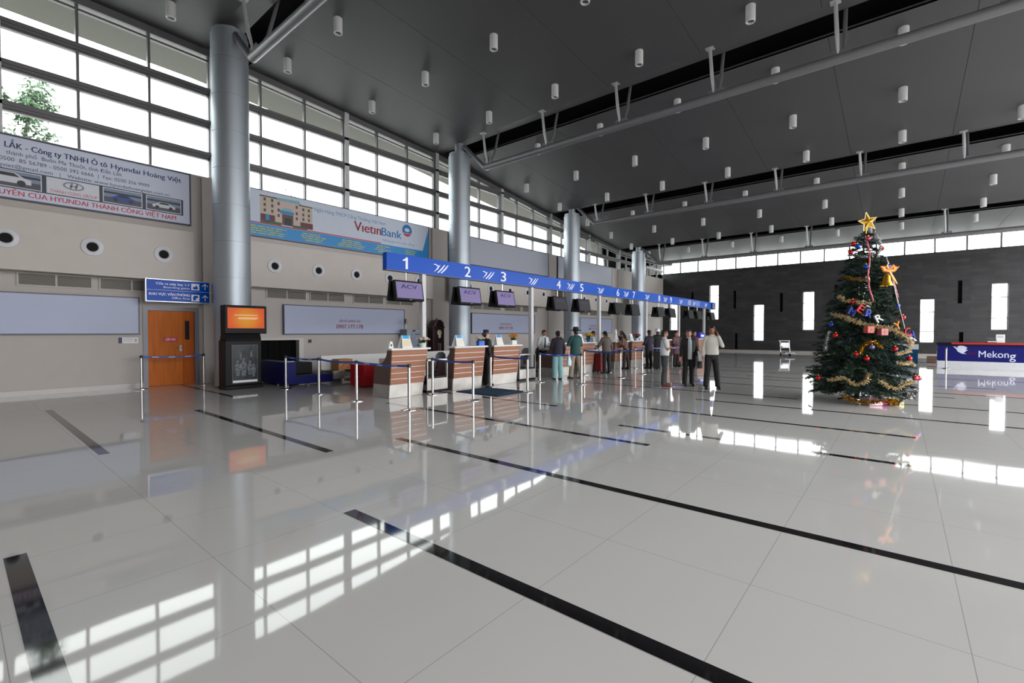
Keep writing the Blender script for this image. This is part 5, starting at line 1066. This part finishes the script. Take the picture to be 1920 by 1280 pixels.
garland('gold tinsel garland high on the left of the tree', [(1570, 520), (1580, 526), (1594, 529)], GOLD, .05)
garland('curled gold tinsel garland left of the middle', [(1569, 660), (1572, 650), (1580, 640), (1588, 638), (1598, 648)], GOLD, .05)
garland('gold tinsel swag low on the left', [(1532, 708), (1544, 702), (1556, 713), (1568, 708), (1575, 694)], TIN)
garland('silver gold tinsel swag low in the middle', [(1588, 705), (1598, 714), (1612, 718), (1626, 710), (1640, 706)], TIN)
garland('pale tinsel garland right of the middle in the lower half', [(1624, 676), (1640, 677), (1652, 674), (1662, 680)], TIN, .05)
garland('sparse tinsel garland on the right below the letters', [(1624, 660), (1640, 657), (1656, 655)], TIN, .05)
garland('silver tinsel strand on the left edge of the tree', [(1540, 622), (1537, 640), (1538, 656)], SILV, .05)
garland('bright silver gold tinsel hanging at the lower right base', [(1656, 722), (1652, 732), (1646, 744), (1640, 750)], SILV, .08)
garland('gold tinsel lying along the foot of the tree', [(1550, 735), (1566, 743), (1585, 745), (1604, 742), (1622, 740), (1636, 746)], GOLD, .07)
garland('silver tinsel flecks on the upper right of the tree', [(1628, 440), (1634, 455), (1628, 470), (1618, 486)], SILV, .05)
garland('white silver tinsel sweeping across the upper left', [(1584, 480), (1596, 486), (1610, 484)], SILV, .05)
# striped ribbons and strings
CAN = mat('pink_red_ribbon', (190, 70, 84), .4); WST = mat('white_ribbon', (214, 206, 204), .4)
def ribbon(label, pts, mm, mm2, r=.012, name='hanging_ribbon'):
    P_ = [px2(p[0], p[1], .06) for p in pts]; c0 = P_[0]; g_ = hang(name, label, 'ribbon', c0, None); m = MB(); m.tube([p - c0 for p in P_], r, 8); m.build('cord', mm, g_)
    if mm2:
        m = MB(); n = 60; tot = [P_[0].lerp(P_[-1], 0)]
        for k in range(n):
            u = k / n * (len(P_) - 1); i = int(u); a = P_[i].lerp(P_[i + 1], u - i) - c0; t_ = k * .9; m.ball(a + Vector((cos(t_), sin(t_), 0)) * r * .7, r * .62, 6, 4)
        m.build('stripe', mm2, g_)
ribbon('red and white twisted ribbon hanging down the left of the tree', [(1608, 458), (1607, 480), (1603, 500), (1598, 520), (1596, 545), (1598, 568)], CAN, WST, .016)
ribbon('red and white twisted ribbon on the upper right edge of the tree', [(1647, 494), (1652, 515), (1655, 540), (1658, 560)], CAN, WST, .014)
ribbon('long thin white string down the right of the tree', [(1642, 484), (1644, 520), (1645, 560), (1648, 600), (1650, 640)], WST, None, .006)
ribbon('second thin white string beside the first', [(1646, 486), (1649, 530), (1648, 570)], WST, None, .005)
# gold bow with bell
s_ = hang('gold_bell_bow', 'gold bow with a bell on the upper right of the tree', 'ornament', px2(1632, 515, .10))
m = MB()
for sg in (-1, 1): m.tube([(0, 0, .02), (sg * .08, -.03, .12), (sg * .16, -.02, .10), (sg * .10, -.01, .02), (0, 0, 0)], [(.02, .012), (.05, .012), (.05, .014), (.04, .012), (.02, .012)], 8)
m.build('bow', mat('copper_ribbon', (196, 120, 60), .25, .7, noise=.3, scale=20), s_); m = MB(); m.lathe([(.12, -.30), (.115, -.28), (.08, -.2), (.065, -.1), (.03, -.04), (.001, -.03)], (-.05, 0, 0), 20, False); m.ball((-.05, 0, -.3), .025); m.build('bell', GOLD, s_); m = MB(); m.tube([(.02, 0, 0), (.1, -.02, -.18), (.18, 0, -.26)], [(.02, .008), (.03, .008), (.012, .006)], 8); m.build('tail', mat('copper_ribbon'), s_)
# letter banner
LM = {'M': ('royal_blue_felt', (30, 60, 170)), 'E': ('red_felt', (196, 20, 28)), 'R': ('white_felt', (220, 222, 224)), 'Y': ('orange_felt', (226, 140, 20)), 'C': ('red_felt', (196, 20, 28)), 'H': ('royal_blue_felt', (30, 60, 170))}
for ch, px, py, rot, lab in (('M', 1568, 586, .5, 'blue letter M left of the red letter'), ('E', 1578, 582, .6, 'red letter E at the left of the letter banner'), ('R', 1598, 598, -.5, 'white letter R in the left half of the letter banner'), ('R', 1586, 590, .3, 'small blue letter R beside the red letter'), ('Y', 1627, 611, -.4, 'orange letter Y in the middle of the letter banner'),
                             ('C', 1649, 622, -.3, 'red letter C right of the orange letter'), ('H', 1659, 628, -.3, 'blue letter H right of the red letter C'), ('R', 1669, 632, -.2, 'white letter R at the right end of the letter banner')):
    s_ = hang('letter_ornament', lab, 'letter', px2(px, py, .1), 'letters on the Christmas tree'); mm = mat(*LM['M' if lab.startswith('small blue') else ch], .6)
    m = MB(); m.text(ch, -.065, .065, -.08, .16, 0, .03, .08); a = rot; m.v = [(v[0] * cos(a) + v[2] * sin(a), v[1], -v[0] * sin(a) + v[2] * cos(a)) for v in m.v]; m.build('letter', mm, s_, smooth=0)
    m = MB(); m.tube([(0, 0, .08), (0, .03, .14)], .004, 5); m.build('loop', GOLD, s_)
for px, py, c, lab in ((1583, 618, (196, 60, 60), 'small red gift box ornament under the letter banner'), (1601, 622, (190, 90, 110), 'small pink gift box ornament under the letter banner')):
    s_ = hang('gift_ornament', lab, 'ornament', px2(px, py, .08)); m = MB(); m.box(-.07, .07, -.06, .06, -.07, .07); m.build('box', mat('gift_%d' % c[1], c, .3), s_, smooth=0, bevel=.006); m = MB(); m.box(-.012, .012, -.062, .062, -.072, .072); m.box(-.072, .072, -.062, .062, -.012, .012); m.build('band', mat('dull_gold_band', (150, 110, 60), .4), s_, smooth=0)
for px, py, c, w, lab in ((1629, 747, (220, 50, 160), .09, 'bright pink foil present at the foot of the tree'), (1642, 746, (214, 176, 60), .10, 'gold foil present at the foot of the tree, right of the pink one'), (1659, 746, (206, 196, 90), .06, 'small yellow foil present at the right foot of the tree'), (1604, 744, (206, 170, 176), .14, 'pale pink wrapped present at the foot of the tree, left of the pink one')):
    dx = (px - 1610) * 10.3 / 877; s_ = hang('present', lab, 'present', (dx, -.45 - .03 * (px % 3), 0), 'presents under the Christmas tree'); m = MB(); m.box(-w, w, -w, w, 0, w * 1.3); m.build('box', mat('foil_%d' % c[2], c, .25, .4, noise=.3, scale=20), s_, smooth=0, bevel=.01); m = MB()
    for sg in (-1, 1): m.tube([(0, 0, w * 1.3), (sg * .05, 0, w * 1.3 + .05), (sg * .07, 0, w * 1.3 + .01), (0, 0, w * 1.3)], [.006, .012, .012, .006], 6)
    m.build('bow', SILV, s_)
# ------------------------------------------------------------------ outside the glass
def tree_out(label, x, y, z0, h, spread, n, seed):
    t = thing('street_tree', label, 'tree', (x, y, -.05)); random.seed(seed); LF = mat('leaf_outside', (70, 98, 66), .6, noise=.3, scale=3)
    m = MB(); tp = [(0, 0, 0), (.1, 0, z0 * .5), (-.1, .1, z0), (.1, 0, z0 + h * .6)]; m.tube(tp, [.12, .1, .06, .02], 8); br = []
    for k in range(14): a = random.uniform(0, 2 * pi); s0 = Vector((0, 0, z0 + random.uniform(-.4, .5) * h)); e = s0 + Vector((cos(a) * spread * random.uniform(.4, 1), sin(a) * spread * random.uniform(.4, 1), random.uniform(.1, .5) * h)); m.tube([s0, (s0 + e) / 2 + Vector((0, 0, .1)), e], [.02, .014, .004], 5); br.append((s0, e))
    m.build('trunk', mat('grey_bark', (96, 90, 82), .8, noise=.2), t); m = MB()
    for k in range(n):
        s0, e = random.choice(br); p = s0.lerp(e, random.uniform(.3, 1.05)) + Vector((random.gauss(0, .12), random.gauss(0, .12), random.gauss(0, .12))); d = Vector((random.uniform(-1, 1), random.uniform(-1, 1), random.uniform(-.9, .3))).normalized(); s = d.orthogonal().normalized() * .045; l = random.uniform(.16, .3); m.add([p, p + d * l * .5 + s, p + d * l, p + d * l * .5 - s], [(0, 1, 2, 3)])
    m.build('foliage', LF, t, smooth=0)
tree_out('thin leafy tree outside the glass above the car dealer billboard', 1.9, 24, 8.3, 2.4, .95, 1500, 2)
tree_out('small tuft of a tree outside above the bank billboard', 11.5, 24, 7.6, 1.3, .45, 90, 4)
